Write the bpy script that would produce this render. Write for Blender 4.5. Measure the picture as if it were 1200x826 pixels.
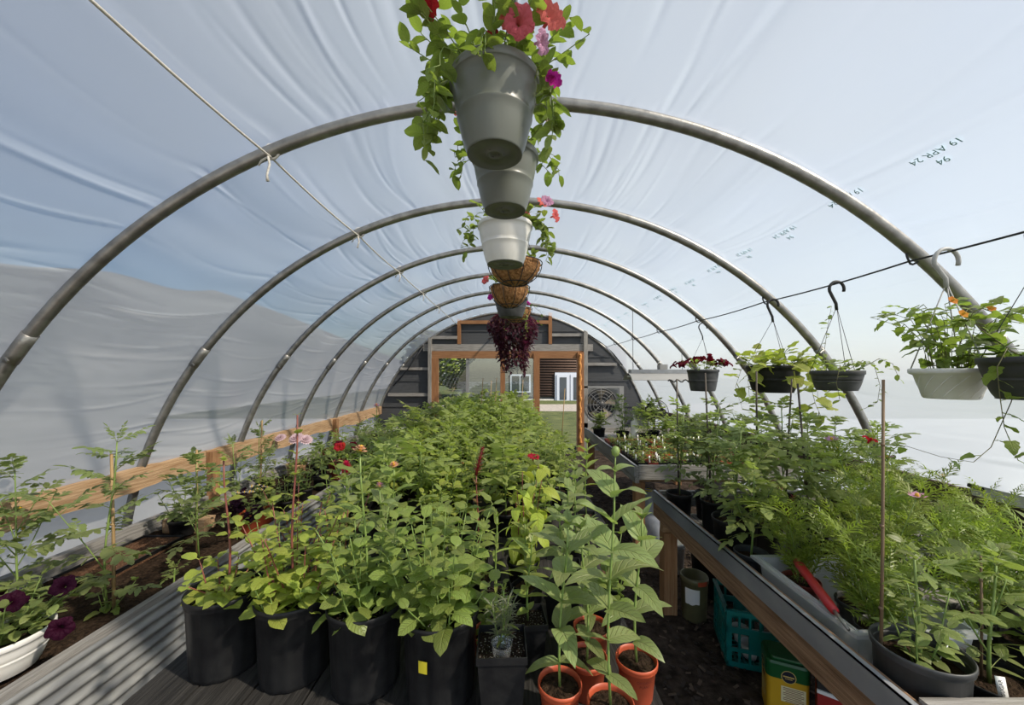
import bpy, math, random
import numpy as np
from mathutils import Matrix, Vector
PI = math.pi
for o in list(bpy.data.objects): bpy.data.objects.remove(o)
SC = bpy.context.scene
COL = SC.collection

# ------------------------------------------------------------------ camera, sky, sun, exposure
F = 445.0; CZ = 1.71; HV = 437.0
cam = bpy.data.cameras.new('camera'); cam.sensor_width = 36.0; cam.lens = F/1200*36
cam.shift_y = (HV-413.0)/1200; cam.clip_start = 0.02; cam.clip_end = 500
camo = bpy.data.objects.new('camera', cam); COL.objects.link(camo)
camo.location = (0, 0, CZ); camo.rotation_euler = (PI/2, 0, 0)
SC.camera = camo
SUN_EL = math.radians(45); SUN_AZ = math.radians(-27)      # azimuth from +X towards +Y
sund = Vector((math.cos(SUN_EL)*math.cos(SUN_AZ), math.cos(SUN_EL)*math.sin(SUN_AZ), math.sin(SUN_EL)))
W = bpy.data.worlds.new('sky'); SC.world = W; W.use_nodes = True
wn = W.node_tree.nodes; wl = W.node_tree.links
bgn = wn['Background']
sky = wn.new('ShaderNodeTexSky'); sky.sky_type = 'NISHITA'; sky.sun_disc = False
sky.sun_elevation = SUN_EL; sky.sun_rotation = PI/2 - SUN_AZ; sky.air_density = 1.0; sky.dust_density = 1.4; sky.ozone_density = 1.0
wl.new(sky.outputs[0], bgn.inputs[0]); bgn.inputs[1].default_value = 0.34
sl = bpy.data.lights.new('sun', 'SUN'); sl.energy = 30.0; sl.angle = math.radians(1.6); sl.color = (1.0, 0.90, 0.76)
so = bpy.data.objects.new('sun', sl); COL.objects.link(so); so.location = sund*30
so.rotation_euler = sund.to_track_quat('Z', 'Y').to_euler()
SC.view_settings.view_transform = 'Standard'; SC.view_settings.look = 'None'
SC.view_settings.gamma = 1.0; SC.view_settings.use_curve_mapping = False
SC.view_settings.exposure = 0.0
SC.cycles.max_bounces = 9; SC.cycles.diffuse_bounces = 5; SC.cycles.transmission_bounces = 6
SC.cycles.transparent_max_bounces = 12; SC.cycles.glossy_bounces = 3
SC.cycles.use_denoising = True
SC.cycles.sample_clamp_indirect = 6.0
SC.cycles.caustics_reflective = False; SC.cycles.caustics_refractive = False

def at(u, v, d): return Vector(((u-600)*d/F, d, CZ-(v-HV)*d/F))
def onz(u, v, z):
    d = (CZ-z)*F/(v-HV); return at(u, v, d)

# ------------------------------------------------------------------ mesh building
class M:
    """collects vertices, faces, material slots and uvs for ONE mesh"""
    def __init__(s): s.v=[]; s.f=[]; s.m=[]; s.u=[]; s.n=0
    def add(s, v, f, mi=0, uv=None, mat=None):
        v = np.asarray(v, float).reshape(-1,3)
        if mat is not None:
            A = np.array(mat); v = v@A[:3,:3].T + A[:3,3]
        s.v.append(v); s.u.append(np.zeros((len(v),2)) if uv is None else np.asarray(uv, float))
        n = s.n
        for q in f: s.f.append([i+n for i in q])
        s.m.extend([mi]*len(f) if isinstance(mi, int) else mi); s.n += len(v)
        return s
    def box(s, x0,x1,y0,y1,z0,z1, mi=0, mat=None):
        v=[(x,y,z) for z in (z0,z1) for y in (y0,y1) for x in (x0,x1)]
        return s.add(v, [(0,2,3,1),(4,5,7,6),(0,1,5,4),(2,6,7,3),(0,4,6,2),(1,3,7,5)], mi, None, mat)
    def beam(s, a, b, w, h, mi=0, up=(0,0,1)):
        a=Vector(a); b=Vector(b); t=(b-a); L=t.length; t.normalize()
        upv=Vector(up)
        if abs(t.dot(upv))>.98: upv=Vector((0,1,0))
        x=t.cross(upv).normalized(); z=x.cross(t).normalized()
        m=Matrix(((x.x,t.x,z.x,a.x),(x.y,t.y,z.y,a.y),(x.z,t.z,z.z,a.z),(0,0,0,1)))
        return s.box(-w/2,w/2,0,L,-h/2,h/2,mi,m)
    def tube(s, pts, r, n=6, mi=0, cap=True, mat=None):
        P=[Vector(p) for p in pts]; k=len(P)
        R=[r]*k if not hasattr(r,'__len__') else r
        V=[]; 
        t0=(P[1]-P[0]).normalized(); ref=Vector((0,0,1)) if abs(t0.z)<.9 else Vector((1,0,0))
        x=t0.cross(ref).normalized()
        for i in range(k):
            t=((P[min(i+1,k-1)]-P[max(i-1,0)])).normalized()
            x=(x-t*x.dot(t)); 
            if x.length<1e-6: x=t.orthogonal()
            x.normalize(); y=t.cross(x)
            for j in range(n):
                a=2*PI*j/n; V.append(P[i]+(x*math.cos(a)+y*math.sin(a))*R[i])
        Fc=[(i*n+j,i*n+(j+1)%n,(i+1)*n+(j+1)%n,(i+1)*n+j) for i in range(k-1) for j in range(n)]
        if cap: Fc+= [tuple(range(n))[::-1], tuple((k-1)*n+j for j in range(n))]
        return s.add([tuple(p) for p in V],Fc,mi,None,mat)
    def lathe(s, prof, n=24, mi=0, mat=None, mod=None, sx=1., sy=1., c0=False, c1=False):
        V=[]
        for i,(r,z) in enumerate(prof):
            for j in range(n):
                a=2*PI*j/n; q=r*(mod(i,a) if mod else 1)
                V.append((q*math.cos(a)*sx,q*math.sin(a)*sy,z))
        k=len(prof)
        Fc=[(i*n+j,i*n+(j+1)%n,(i+1)*n+(j+1)%n,(i+1)*n+j) for i in range(k-1) for j in range(n)]
        if c0: Fc.append(tuple(range(n))[::-1])
        if c1: Fc.append(tuple((k-1)*n+j for j in range(n)))
        return s.add(V,Fc,mi,None,mat)
    def mesh(s, name, mats, smooth=True):
        me=bpy.data.meshes.new(name)
        V=np.concatenate(s.v); 
        me.from_pydata(V.tolist(),[],s.f)
        if not isinstance(mats,(list,tuple)): mats=[mats]
        for q in mats: me.materials.append(q)
        me.polygons.foreach_set('material_index', s.m)
        me.polygons.foreach_set('use_smooth',[smooth]*len(s.f))
        U=np.concatenate(s.u)
        if np.any(U):
            ul=me.uv_layers.new(name='UVMap'); li=np.zeros(len(me.loops),dtype=np.int32)
            me.loops.foreach_get('vertex_index',li); ul.data.foreach_set('uv',U[li].ravel())
        me.update(); return me
    def build(s, name, mats, parent=None, smooth=False, **kw):
        return obj(name, s.mesh(name,mats,smooth), parent, **kw)
def obj(name, me, parent=None, mat=None, label=None, cat=None, group=None, kind=None):
    o=bpy.data.objects.new(name, me); COL.objects.link(o)
    if parent is not None: o.parent=parent
    if mat is not None: o.matrix_local=mat
    return tag(o,label,cat,group,kind)
def tag(o,label=None,cat=None,group=None,kind=None):
    if label: o['label']=label
    if cat: o['category']=cat
    if group: o['group']=group
    if kind: o['kind']=kind
    return o
def thing(name,label,cat,loc=(0,0,0),rz=0,group=None,sc=1):
    o=bpy.data.objects.new(name,None); COL.objects.link(o); o.empty_display_size=.05
    o.location=loc; o.rotation_euler=(0,0,rz); o.scale=(sc,sc,sc)
    return tag(o,label,cat,group)

# ------------------------------------------------------------------ materials
def newmat(name):
    m=bpy.data.materials.new(name); m.use_nodes=True
    return m, m.node_tree.nodes, m.node_tree.links, m.node_tree.nodes['Principled BSDF']
def mat(name, c, rough=.6, c2=None, scale=20, stretch=None, metal=0, bump=0, bscale=None, detail=4, spec=.5, coord='Object', lo=.35, hi=.65):
    m,n,l,b=newmat(name)
    b.inputs['Roughness'].default_value=rough; b.inputs['Metallic'].default_value=metal
    b.inputs['Specular IOR Level'].default_value=spec
    b.inputs['Base Color'].default_value=(*c,1)
    if c2 is not None or bump:
        tc=n.new('ShaderNodeTexCoord'); mp=n.new('ShaderNodeMapping')
        if stretch: mp.inputs['Scale'].default_value=stretch
        l.new(tc.outputs[coord],mp.inputs[0])
    if c2 is not None:
        t=n.new('ShaderNodeTexNoise'); t.inputs['Scale'].default_value=scale; t.inputs['Detail'].default_value=detail
        l.new(mp.outputs[0],t.inputs['Vector'])
        r=n.new('ShaderNodeValToRGB'); r.color_ramp.elements[0].position=lo; r.color_ramp.elements[1].position=hi
        r.color_ramp.elements[0].color=(*c,1); r.color_ramp.elements[1].color=(*c2,1)
        l.new(t.outputs['Fac'],r.inputs[0]); l.new(r.outputs[0],b.inputs['Base Color'])
    if bump:
        t2=n.new('ShaderNodeTexNoise'); t2.inputs['Scale'].default_value=bscale or scale*2; t2.inputs['Detail'].default_value=5
        l.new(mp.outputs[0],t2.inputs['Vector'])
        bp=n.new('ShaderNodeBump'); bp.inputs['Strength'].default_value=bump; bp.inputs['Distance'].default_value=.02
        l.new(t2.outputs['Fac'],bp.inputs['Height']); l.new(bp.outputs[0],b.inputs['Normal'])
    return m
def leafmat(name, c, tr, rough=.42, var=.35, vein=.5, tf=.38, adj=True, spec=.45):
    m,n,l,b=newmat(name)
    if adj: c=(c[0]*1.28+.012,c[1]*1.06+.005,c[2]*1.1+.004)
    oi=n.new('ShaderNodeObjectInfo'); tc=n.new('ShaderNodeTexCoord')
    no=n.new('ShaderNodeTexNoise'); no.inputs['Scale'].default_value=9; l.new(tc.outputs['Object'],no.inputs['Vector'])
    mr=n.new('ShaderNodeMath'); mr.operation='ADD'; l.new(oi.outputs['Random'],mr.inputs[0]); l.new(no.outputs['Fac'],mr.inputs[1])
    hv=n.new('ShaderNodeHueSaturation'); hv.inputs['Color'].default_value=(*c,1)
    vm=n.new('ShaderNodeMapRange'); vm.inputs['From Max'].default_value=2; vm.inputs['To Min'].default_value=1-var; vm.inputs['To Max'].default_value=1+var
    l.new(mr.outputs[0],vm.inputs['Value']); l.new(vm.outputs[0],hv.inputs['Value'])
    hm=n.new('ShaderNodeMapRange'); hm.inputs['To Min'].default_value=.485; hm.inputs['To Max'].default_value=.51
    l.new(oi.outputs['Random'],hm.inputs['Value']); l.new(hm.outputs[0],hv.inputs['Hue'])
    # veins from the leaf's own uv: u across (0 = midrib), v along
    sp=n.new('ShaderNodeSeparateXYZ'); l.new(tc.outputs['UV'],sp.inputs[0])
    ab=n.new('ShaderNodeMath'); ab.operation='ABSOLUTE'; l.new(sp.outputs[0],ab.inputs[0])
    k=n.new('ShaderNodeMath'); k.operation='MULTIPLY_ADD'; k.inputs[1].default_value=-.30; l.new(ab.outputs[0],k.inputs[0]); l.new(sp.outputs[1],k.inputs[2])
    s2=n.new('ShaderNodeMath'); s2.operation='MULTIPLY'; s2.inputs[1].default_value=42.; l.new(k.outputs[0],s2.inputs[0])
    s3=n.new('ShaderNodeMath'); s3.operation='COSINE'; l.new(s2.outputs[0],s3.inputs[0])
    s4=n.new('ShaderNodeMapRange'); s4.inputs['From Min'].default_value=.72; s4.inputs['From Max'].default_value=1.; l.new(s3.outputs[0],s4.inputs['Value'])
    mi=n.new('ShaderNodeMapRange'); mi.inputs['From Min'].default_value=.09; mi.inputs['From Max'].default_value=.02; l.new(ab.outputs[0],mi.inputs['Value'])
    mx=n.new('ShaderNodeMath'); mx.operation='MAXIMUM'; l.new(s4.outputs[0],mx.inputs[0]); l.new(mi.outputs[0],mx.inputs[1])
    mk=n.new('ShaderNodeMath'); mk.operation='MULTIPLY'; mk.inputs[1].default_value=vein; l.new(mx.outputs[0],mk.inputs[0])
    mc=n.new('ShaderNodeMix'); mc.data_type='RGBA'; l.new(mk.outputs[0],mc.inputs[0]); l.new(hv.outputs[0],mc.inputs[6])
    mc.inputs[7].default_value=(min(1,c[0]*1.9+(.03 if adj else 0)),min(1,c[1]*1.6+(.03 if adj else 0)),min(1,c[2]*1.8+(.015 if adj else 0)),1)
    l.new(mc.outputs[2],b.inputs['Base Color'])
    bp=n.new('ShaderNodeBump'); bp.inputs['Strength'].default_value=.7; bp.inputs['Distance'].default_value=.006; bp.invert=True
    l.new(mx.outputs[0],bp.inputs['Height']); l.new(bp.outputs[0],b.inputs['Normal'])
    b.inputs['Roughness'].default_value=rough; b.inputs['Specular IOR Level'].default_value=spec
    ts=n.new('ShaderNodeBsdfTranslucent'); hv2=n.new('ShaderNodeHueSaturation'); hv2.inputs['Color'].default_value=(*tr,1); l.new(vm.outputs[0],hv2.inputs['Value'])
    l.new(hv2.outputs[0],ts.inputs[0])
    ms=n.new('ShaderNodeMixShader'); ms.inputs[0].default_value=tf
    l.new(b.outputs[0],ms.inputs[1]); l.new(ts.outputs[0],ms.inputs[2]); l.new(ms.outputs[0],n['Material Output'].inputs[0])
    return m
def woodmat(name,c,c2,axis=1,rough=.75,scale=6,dark=None):
    st=[14,14,14]; st[axis]=.8
    return mat(name,c,rough,c2,scale,tuple(st),0,.35,scale*2,6,.25,lo=.3,hi=.72)
K={}
K['steel']=mat('galvanised_tube',(.24,.235,.22),.42,(.37,.36,.335),14,None,.75,.08,60)
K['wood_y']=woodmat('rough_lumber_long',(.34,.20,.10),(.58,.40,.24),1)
K['wood_x']=woodmat('rough_lumber_across',(.30,.18,.09),(.52,.36,.22),0)
K['wood_z']=woodmat('rough_lumber_upright',(.26,.13,.06),(.42,.24,.12),2)
K['grey_x']=woodmat('weathered_lumber_across',(.20,.185,.165),(.42,.40,.37),0)
K['grey_y']=woodmat('weathered_lumber_long',(.17,.16,.15),(.36,.345,.32),1)
K['grey_z']=woodmat('weathered_lumber_upright',(.20,.185,.165),(.40,.38,.34),2)
K['beam']=woodmat('bench_beam_lumber',(.16,.09,.05),(.36,.22,.13),1)
K['shadewood_y']=woodmat('shade_toned_lumber',(.05,.036,.026),(.12,.085,.06),1)  # lumber with the backlit side's shade put into its colour
K['cedar_x']=woodmat('orange_cedar_across',(.25,.115,.05),(.40,.21,.10),0)
K['cedar_z']=woodmat('orange_cedar_upright',(.24,.105,.045),(.38,.19,.085),2)
K['corr']=mat('corrugated_galvanised',(.20,.205,.21),.45,(.40,.40,.385),5,(3,.7,3),.35,.1,50,6,.5)
K['lip']=mat('dull_zinc_sheet',(.22,.235,.25),.5,(.36,.37,.38),4,(1,.6,1),.4,.06,30)
K['soil']=mat('potting_soil',(.018,.011,.007),.95,(.06,.038,.024),55,None,0,1.,90,8,.1)
K['perlite_soil']=mat('perlite_soil',(.022,.015,.011),.95,(.5,.48,.43),170,None,0,.9,120,2,.1,lo=.62,hi=.68)
K['chipsoil']=mat('brown_bark_mix',(.07,.035,.018),.95,(.22,.12,.07),130,None,0,1.,120,6,.1)
K['floor']=mat('dark_earth_floor',(.022,.016,.012),.95,(.075,.055,.042),14,None,0,1.,45,9,.1)
K['black']=mat('black_nursery_plastic',(.008,.008,.009),.5,(.016,.016,.016),22,None,0,.05,60,spec=.28)
K['charcoal']=mat('charcoal_plastic',(.035,.037,.036),.5,(.06,.06,.06),18)
K['terra']=mat('terracotta_plastic',(.52,.095,.035),.45,(.40,.07,.03),10)
K['terra_d']=mat('dark_red_plastic',(.22,.03,.02),.45,(.16,.025,.02),10)
K['clay']=mat('pale_clay',(.48,.26,.13),.8,(.58,.36,.22),16)
K['sage']=mat('sage_grey_plastic',(.135,.145,.12),.36,(.16,.17,.142),7)
K['white']=mat('white_plastic',(.78,.77,.73),.42,(.70,.69,.64),9)
K['whitetag']=mat('white_tag_plastic',(.85,.85,.83),.4)
K['ink']=mat('black_ink',(.01,.01,.012),.6)
K['coir']=mat('coconut_fibre',(.23,.11,.045),.95,(.50,.27,.12),60,(1,1,.4),0,1.,90,8,.1)
K['wire']=mat('dark_wire',(.03,.03,.03),.5,None,metal=.3)
K['hookgrey']=mat('grey_hook_plastic',(.42,.42,.40),.45)
K['rope']=mat('white_cotton_rope',(.72,.69,.62),.9,(.55,.52,.46),90)
K['tarp']=mat('dark_grey_ground_cloth',(.055,.058,.062),.75,(.075,.078,.082),3,(1,1,26),0,.12,3)
K['conduit']=mat('grey_paint',(.28,.28,.27),.5)
K['bamboo']=mat('bamboo_cane',(.30,.19,.08),.6,(.42,.28,.13),12,(1,1,.3))
K['browncane']=mat('brown_cane',(.15,.095,.05),.6,(.24,.16,.09),12,(1,1,.3))
K['darkcane']=mat('dark_cane',(.05,.04,.03),.6,(.09,.07,.05),12)
K['stem']=mat('green_stem',(.16,.24,.05),.5,(.22,.30,.08),20)
K['stem_p']=mat('purple_stem',(.17,.045,.04),.5,(.24,.08,.05),20)
K['stem_b']=mat('brown_vine_stem',(.10,.09,.035),.6,(.16,.15,.06),20)
L={}
L['mint']=leafmat('bright_ovate_leaf',(.25,.37,.06),(.50,.66,.07),vein=.42)
L['basil']=leafmat('mid_green_leaf',(.17,.28,.06),(.36,.52,.06),vein=.4)
L['zin']=leafmat('zinnia_leaf',(.19,.30,.10),(.40,.55,.11),vein=.4)
L['zin_l']=leafmat('young_zinnia_leaf',(.22,.34,.07),(.45,.60,.08),vein=.35)
L['tom']=leafmat('tomato_leaf',(.175,.275,.095),(.38,.52,.10),vein=.3)
L['tom_l']=leafmat('light_tomato_leaf',(.21,.32,.085),(.44,.58,.09),vein=.3)
L['cole']=leafmat('yellow_green_leaf',(.29,.44,.06),(.60,.70,.07),vein=.4)
L['cel']=leafmat('red_celosia',(.17,.02,.022),(.3,.03,.03),vein=.2)
L['dark']=leafmat('deep_green_leaf',(.07,.13,.035),(.20,.34,.04),vein=.3)
L['grey']=leafmat('grey_green_needle',(.20,.26,.16),(.25,.34,.16),vein=.1)
L['cos']=leafmat('feathery_leaf',(.17,.27,.045),(.34,.48,.05),vein=0)
L['ivy']=leafmat('lime_vine_leaf',(.27,.37,.07),(.52,.66,.08),vein=.45)
L['trad']=leafmat('purple_foliage',(.045,.010,.022),(.14,.02,.06),vein=.2,rough=.35)
L['petl']=leafmat('petunia_leaf',(.18,.28,.08),(.38,.52,.08),vein=.35)
def petal(name,c,c2,tf=.35): 
    return leafmat(name,c,c2,rough=.7,var=.2,vein=.18,tf=tf,adj=False,spec=.15)
K['coral']=petal('coral_petal',(.80,.16,.16),(.95,.25,.22)); K['purple']=petal('dark_purple_petal',(.026,.0012,.013),(.055,.002,.026),.22)
K['maroon']=petal('maroon_petal',(.10,.004,.013),(.2,.006,.02),.25); K['magenta']=petal('magenta_petal',(.55,.03,.35),(.8,.05,.5))
K['pink']=petal('pale_pink_petal',(.84,.64,.68),(.9,.7,.74)); K['rose']=petal('rose_petal',(.72,.38,.55),(.85,.45,.65)); K['redp']=petal('red_petal',(.42,.02,.03),(.6,.03,.04))
K['orange']=petal('orange_petal',(.80,.30,.05),(.9,.4,.06)); K['yellow']=petal('yellow_petal',(.85,.65,.05),(.9,.75,.08)); K['whitep']=petal('white_petal',(.82,.82,.74),(.85,.85,.7))
K['peach']=petal('peach_petal',(.85,.48,.30),(.9,.55,.35)); K['darkp']=petal('nearly_black_petal',(.022,.006,.018),(.06,.01,.04),.2)

# polyethylene film: part clear, part milky
def filmmat():
    m,n,l,b=newmat('polyethylene_film')
    n.remove(b); out=n['Material Output']
    tc=n.new('ShaderNodeTexCoord'); mp=n.new('ShaderNodeMapping'); mp.inputs['Scale'].default_value=(1,.35,1)
    l.new(tc.outputs['Object'],mp.inputs[0])
    no=n.new('ShaderNodeTexNoise'); no.inputs['Scale'].default_value=2.2; no.inputs['Detail'].default_value=7; l.new(mp.outputs[0],no.inputs['Vector'])
    tr=n.new('ShaderNodeBsdfTransparent'); tr.inputs[0].default_value=(.97,.98,.99,1)
    tl=n.new('ShaderNodeBsdfTranslucent'); tl.inputs[0].default_value=(.130,.149,.175,1)
    df=n.new('ShaderNodeBsdfDiffuse'); df.inputs[0].default_value=(.72,.73,.745,1)
    gl=n.new('ShaderNodeBsdfGlossy'); gl.inputs['Roughness'].default_value=.2; gl.inputs[0].default_value=(.9,.9,.9,1)
    bp=n.new('ShaderNodeBump'); bp.inputs['Strength'].default_value=.12; bp.inputs['Distance'].default_value=.02; l.new(no.outputs['Fac'],bp.inputs['Height'])
    for q in (tl,df,gl): l.new(bp.outputs[0],q.inputs['Normal'])
    a=n.new('ShaderNodeMixShader'); a.inputs[0].default_value=.48; l.new(tl.outputs[0],a.inputs[1]); l.new(df.outputs[0],a.inputs[2])
    mr=n.new('ShaderNodeMapRange'); mr.inputs['From Min'].default_value=.3; mr.inputs['From Max'].default_value=.7; mr.inputs['To Min'].default_value=.83; mr.inputs['To Max'].default_value=.88
    l.new(no.outputs['Fac'],mr.inputs['Value'])
    c=n.new('ShaderNodeMixShader'); l.new(mr.outputs[0],c.inputs[0]); l.new(tr.outputs[0],c.inputs[1]); l.new(a.outputs[0],c.inputs[2])
    lw=n.new('ShaderNodeLayerWeight'); lw.inputs[0].default_value=.5
    pw=n.new('ShaderNodeMath'); pw.operation='POWER'; pw.inputs[1].default_value=4.; l.new(lw.outputs['Facing'],pw.inputs[0])
    fr=n.new('ShaderNodeMath'); fr.operation='MULTIPLY_ADD'; fr.inputs[1].default_value=.25; fr.inputs[2].default_value=.05; l.new(pw.outputs[0],fr.inputs[0])
    d=n.new('ShaderNodeMixShader'); l.new(fr.outputs[0],d.inputs[0]); l.new(c.outputs[0],d.inputs[1]); l.new(gl.outputs[0],d.inputs[2])
    l.new(d.outputs[0],out.inputs[0]); return m
K['film']=filmmat()
def glassmat(name,tint,fac=.08,rough=.02,milk=0):
    m,n,l,b=newmat(name); n.remove(b)
    tr=n.new('ShaderNodeBsdfTransparent'); tr.inputs[0].default_value=(*tint,1)
    gl=n.new('ShaderNodeBsdfGlossy'); gl.inputs['Roughness'].default_value=rough
    lw=n.new('ShaderNodeLayerWeight'); lw.inputs[0].default_value=.35
    ma=n.new('ShaderNodeMath'); ma.operation='MULTIPLY_ADD'; ma.inputs[1].default_value=.5; ma.inputs[2].default_value=fac; l.new(lw.outputs['Fresnel'],ma.inputs[0])
    x=n.new('ShaderNodeMixShader'); l.new(ma.outputs[0],x.inputs[0]); l.new(tr.outputs[0],x.inputs[1]); l.new(gl.outputs[0],x.inputs[2])
    if milk:
        df=n.new('ShaderNodeBsdfTranslucent'); df.inputs[0].default_value=(.95,.96,.97,1)
        d2=n.new('ShaderNodeBsdfDiffuse'); d2.inputs[0].default_value=(.95,.96,.97,1); z=n.new('ShaderNodeMixShader'); l.new(df.outputs[0],z.inputs[1]); l.new(d2.outputs[0],z.inputs[2])
        y=n.new('ShaderNodeMixShader'); y.inputs[0].default_value=milk; l.new(x.outputs[0],y.inputs[1]); l.new(z.outputs[0],y.inputs[2]); x=y
    l.new(x.outputs[0],n['Material Output'].inputs[0]); return m
K['glass']=glassmat('window_glass',(.88,.91,.90),.06)
K['clear']=glassmat('clear_tote_plastic',(.92,.94,.95),.12,.2,.5); K['cup']=glassmat('clear_cup_plastic',(.9,.92,.93),.06,.1,.12)

# ------------------------------------------------------------------ the tunnel: floor, film, hoops
R=3.05; S=1.081; HY=[1.88+S*i for i in range(-4,7)]; YE=HY[-1]; YB=HY[0]
rs=random.Random(5); nr=np.random.default_rng(5)
# floor inside
nx,ny=90,150; X=np.linspace(-3.15,3.15,nx); Y=np.linspace(YB-.3,YE,ny)
gx,gy=np.meshgrid(X,Y); gz=np.zeros_like(gx)
for k in range(40):
    a=nr.uniform(0,6.28); f=nr.uniform(4,26); gz+=np.sin((gx*np.cos(a)+gy*np.sin(a))*f+nr.uniform(0,6))*.016/f*2.2
vv=np.stack([gx,gy,gz-.006],-1).reshape(-1,3)
m=M(); m.add(vv,[(j*nx+i,j*nx+i+1,(j+1)*nx+i+1,(j+1)*nx+i) for j in range(ny-1) for i in range(nx-1)])
m.build('floor',K['floor'],smooth=True,label='dark bare earth floor strewn with bark',kind='structure')
m=M()
for i in range(2600):
    x=rs.uniform(.35,2.2); y=rs.uniform(1.3,5.5); a=rs.uniform(0,6.28); l_=rs.uniform(.006,.022)
    mt=Matrix.Translation((x,y,.006+rs.uniform(-.003,.006)))@Matrix.Rotation(a,4,'Z')@Matrix.Rotation(rs.uniform(-.5,.5),4,'X')@Matrix.Rotation(rs.uniform(-.4,.4),4,'Y')
    m.box(-l_,l_,-l_*.4,l_*.4,-.002,.003,rs.randrange(3),mt)
K['chipA']=mat('bark_chip_dark',(.035,.024,.017),.9); K['chipB']=mat('bark_chip_brown',(.10,.068,.045),.9); K['chipC']=mat('bark_chip_pale',(.17,.13,.10),.9)
m.build('bark_chips',[K['chipA'],K['chipA'],K['chipB']],kind='stuff',label='loose bark chips scattered over the earth path',cat='bark')
# outside ground
K['grass']=mat('lawn_grass',(.010,.016,.005),.95,(.035,.040,.014),2.,(1,2.2,1),0,.8,60,8,.1)
K['yard']=mat('haze_tinted_ground',(.108,.116,.122),.95,(.142,.152,.16),1.2,None,0,.4,40,8,.1)  # bluish haze mixed into the colour to soften the added slope's edge
m=M()
EX0,EX1=-3.2,3.2
for (x0,x1,y0,y1) in ((-14,EX0,-60,YE+6),(EX1,90,-60,YE+6),(EX0,EX1,-60,YB-.3)):  # unseen pale ground, added to keep the horizon faint through the film
    m.add([(x0,y0,-.02),(x1,y0,-.02),(x1,y1,-.02),(x0,y1,-.02)],[(0,1,2,3)])
# made-up slope on the left, added to grey the film's tone
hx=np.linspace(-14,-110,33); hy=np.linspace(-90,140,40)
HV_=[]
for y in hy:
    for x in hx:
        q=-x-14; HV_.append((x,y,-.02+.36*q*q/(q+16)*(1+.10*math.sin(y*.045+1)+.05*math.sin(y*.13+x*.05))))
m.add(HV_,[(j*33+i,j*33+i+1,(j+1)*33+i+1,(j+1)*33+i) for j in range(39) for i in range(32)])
m.build('floor_added_ground',K['yard'],label='unseen pale ground around the tunnel with an added slope',kind='structure')
m=M()
for (x0,x1,y0,y1) in ((-14,90,YE+6,120),(EX0,EX1,YE+.02,YE+6)):
    m.add([(x0,y0,-.02),(x1,y0,-.02),(x1,y1,-.02),(x0,y1,-.02)],[(0,1,2,3)])
m.build('floor_outside',K['grass'],label='grass lawn outside the tunnel',kind='structure')

# film cover with real folds
NT=1400; NB=20
th=np.linspace(0.0,PI,NT); rows=[]; yy=[]
for b in range(len(HY)-1):
    t=np.linspace(0,1,NB,endpoint=False) if b<len(HY)-2 else np.linspace(0,1,NB+1)
    T,TH=np.meshgrid(t,th,indexing='ij')
    D=.030*np.sin(PI*T)*(.45+.55*np.abs(np.sin(TH)))
    side=(TH-PI/2)
    for k in range(170):
        th0=nr.uniform(.06,PI-.06); kind=nr.integers(0,4)
        w=nr.uniform(.0026,.0075) if kind<3 else nr.uniform(.010,.03)
        amp=nr.uniform(.0022,.0075)*(1 if kind<3 else 1.2)*(1 if nr.random()<.75 else -1)
        sg=np.sign(th0-PI/2)
        c=sg*nr.uniform(.004,.03)*(1 if th0>PI/2 else .35); sl_=nr.uniform(-.03,.03)
        if kind==0: fall=np.exp(-t/nr.uniform(.12,.38))
        elif kind==1: fall=np.exp(-(1-t)/nr.uniform(.12,.38))
        elif kind==2: fall=np.exp(-((t-nr.uniform(.1,.9))/nr.uniform(.2,.5))**2)
        else: fall=.5+.5*np.cos(PI*2*(t-.0))*.4; amp*=.9
        tc_=th0+c*np.sin(PI*t)+sl_*(t-.5)
        lo=max(0,int((tc_.min()-4*w)/PI*NT)); hi=min(NT,int((tc_.max()+4*w)/PI*NT)+2)
        if hi<=lo: continue
        q=(TH[:,lo:hi]-tc_[:,None])/w
        D[:,lo:hi]+=amp*fall[:,None]*np.exp(-q*q)
    # wide soft undulation
    for k in range(5):
        D+=.004*np.sin(TH*nr.uniform(8,30)+nr.uniform(0,6))*np.sin(PI*T)
    rows.append(R+.030-D); yy.append(HY[b]+S*t)
RR=np.concatenate(rows); YY=np.concatenate(yy)
THm=np.broadcast_to(th,RR.shape); Ym=np.broadcast_to(YY[:,None],RR.shape)
vv=np.stack([RR*np.cos(THm),Ym,RR*np.sin(THm)],-1).reshape(-1,3)
nyr=RR.shape[0]
jj,ii=np.meshgrid(np.arange(nyr-1),np.arange(NT-1),indexing='ij'); a=(jj*NT+ii).ravel()
fc=np.stack([a,a+NT,a+NT+1,a+1],1)
me=bpy.data.meshes.new('film'); me.from_pydata(vv.tolist(),[],fc.tolist()); me.materials.append(K['film'])
me.polygons.foreach_set('use_smooth',[True]*len(fc)); me.update()
film=obj('ceiling',me,label='creased milky plastic film stretched over the hoops',kind='structure')
def film_r(y,t):
    j=int(np.argmin(np.abs(YY-y))); i=min(NT-1,max(0,int(round(t/PI*(NT-1))))); return RR[j,i]
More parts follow.
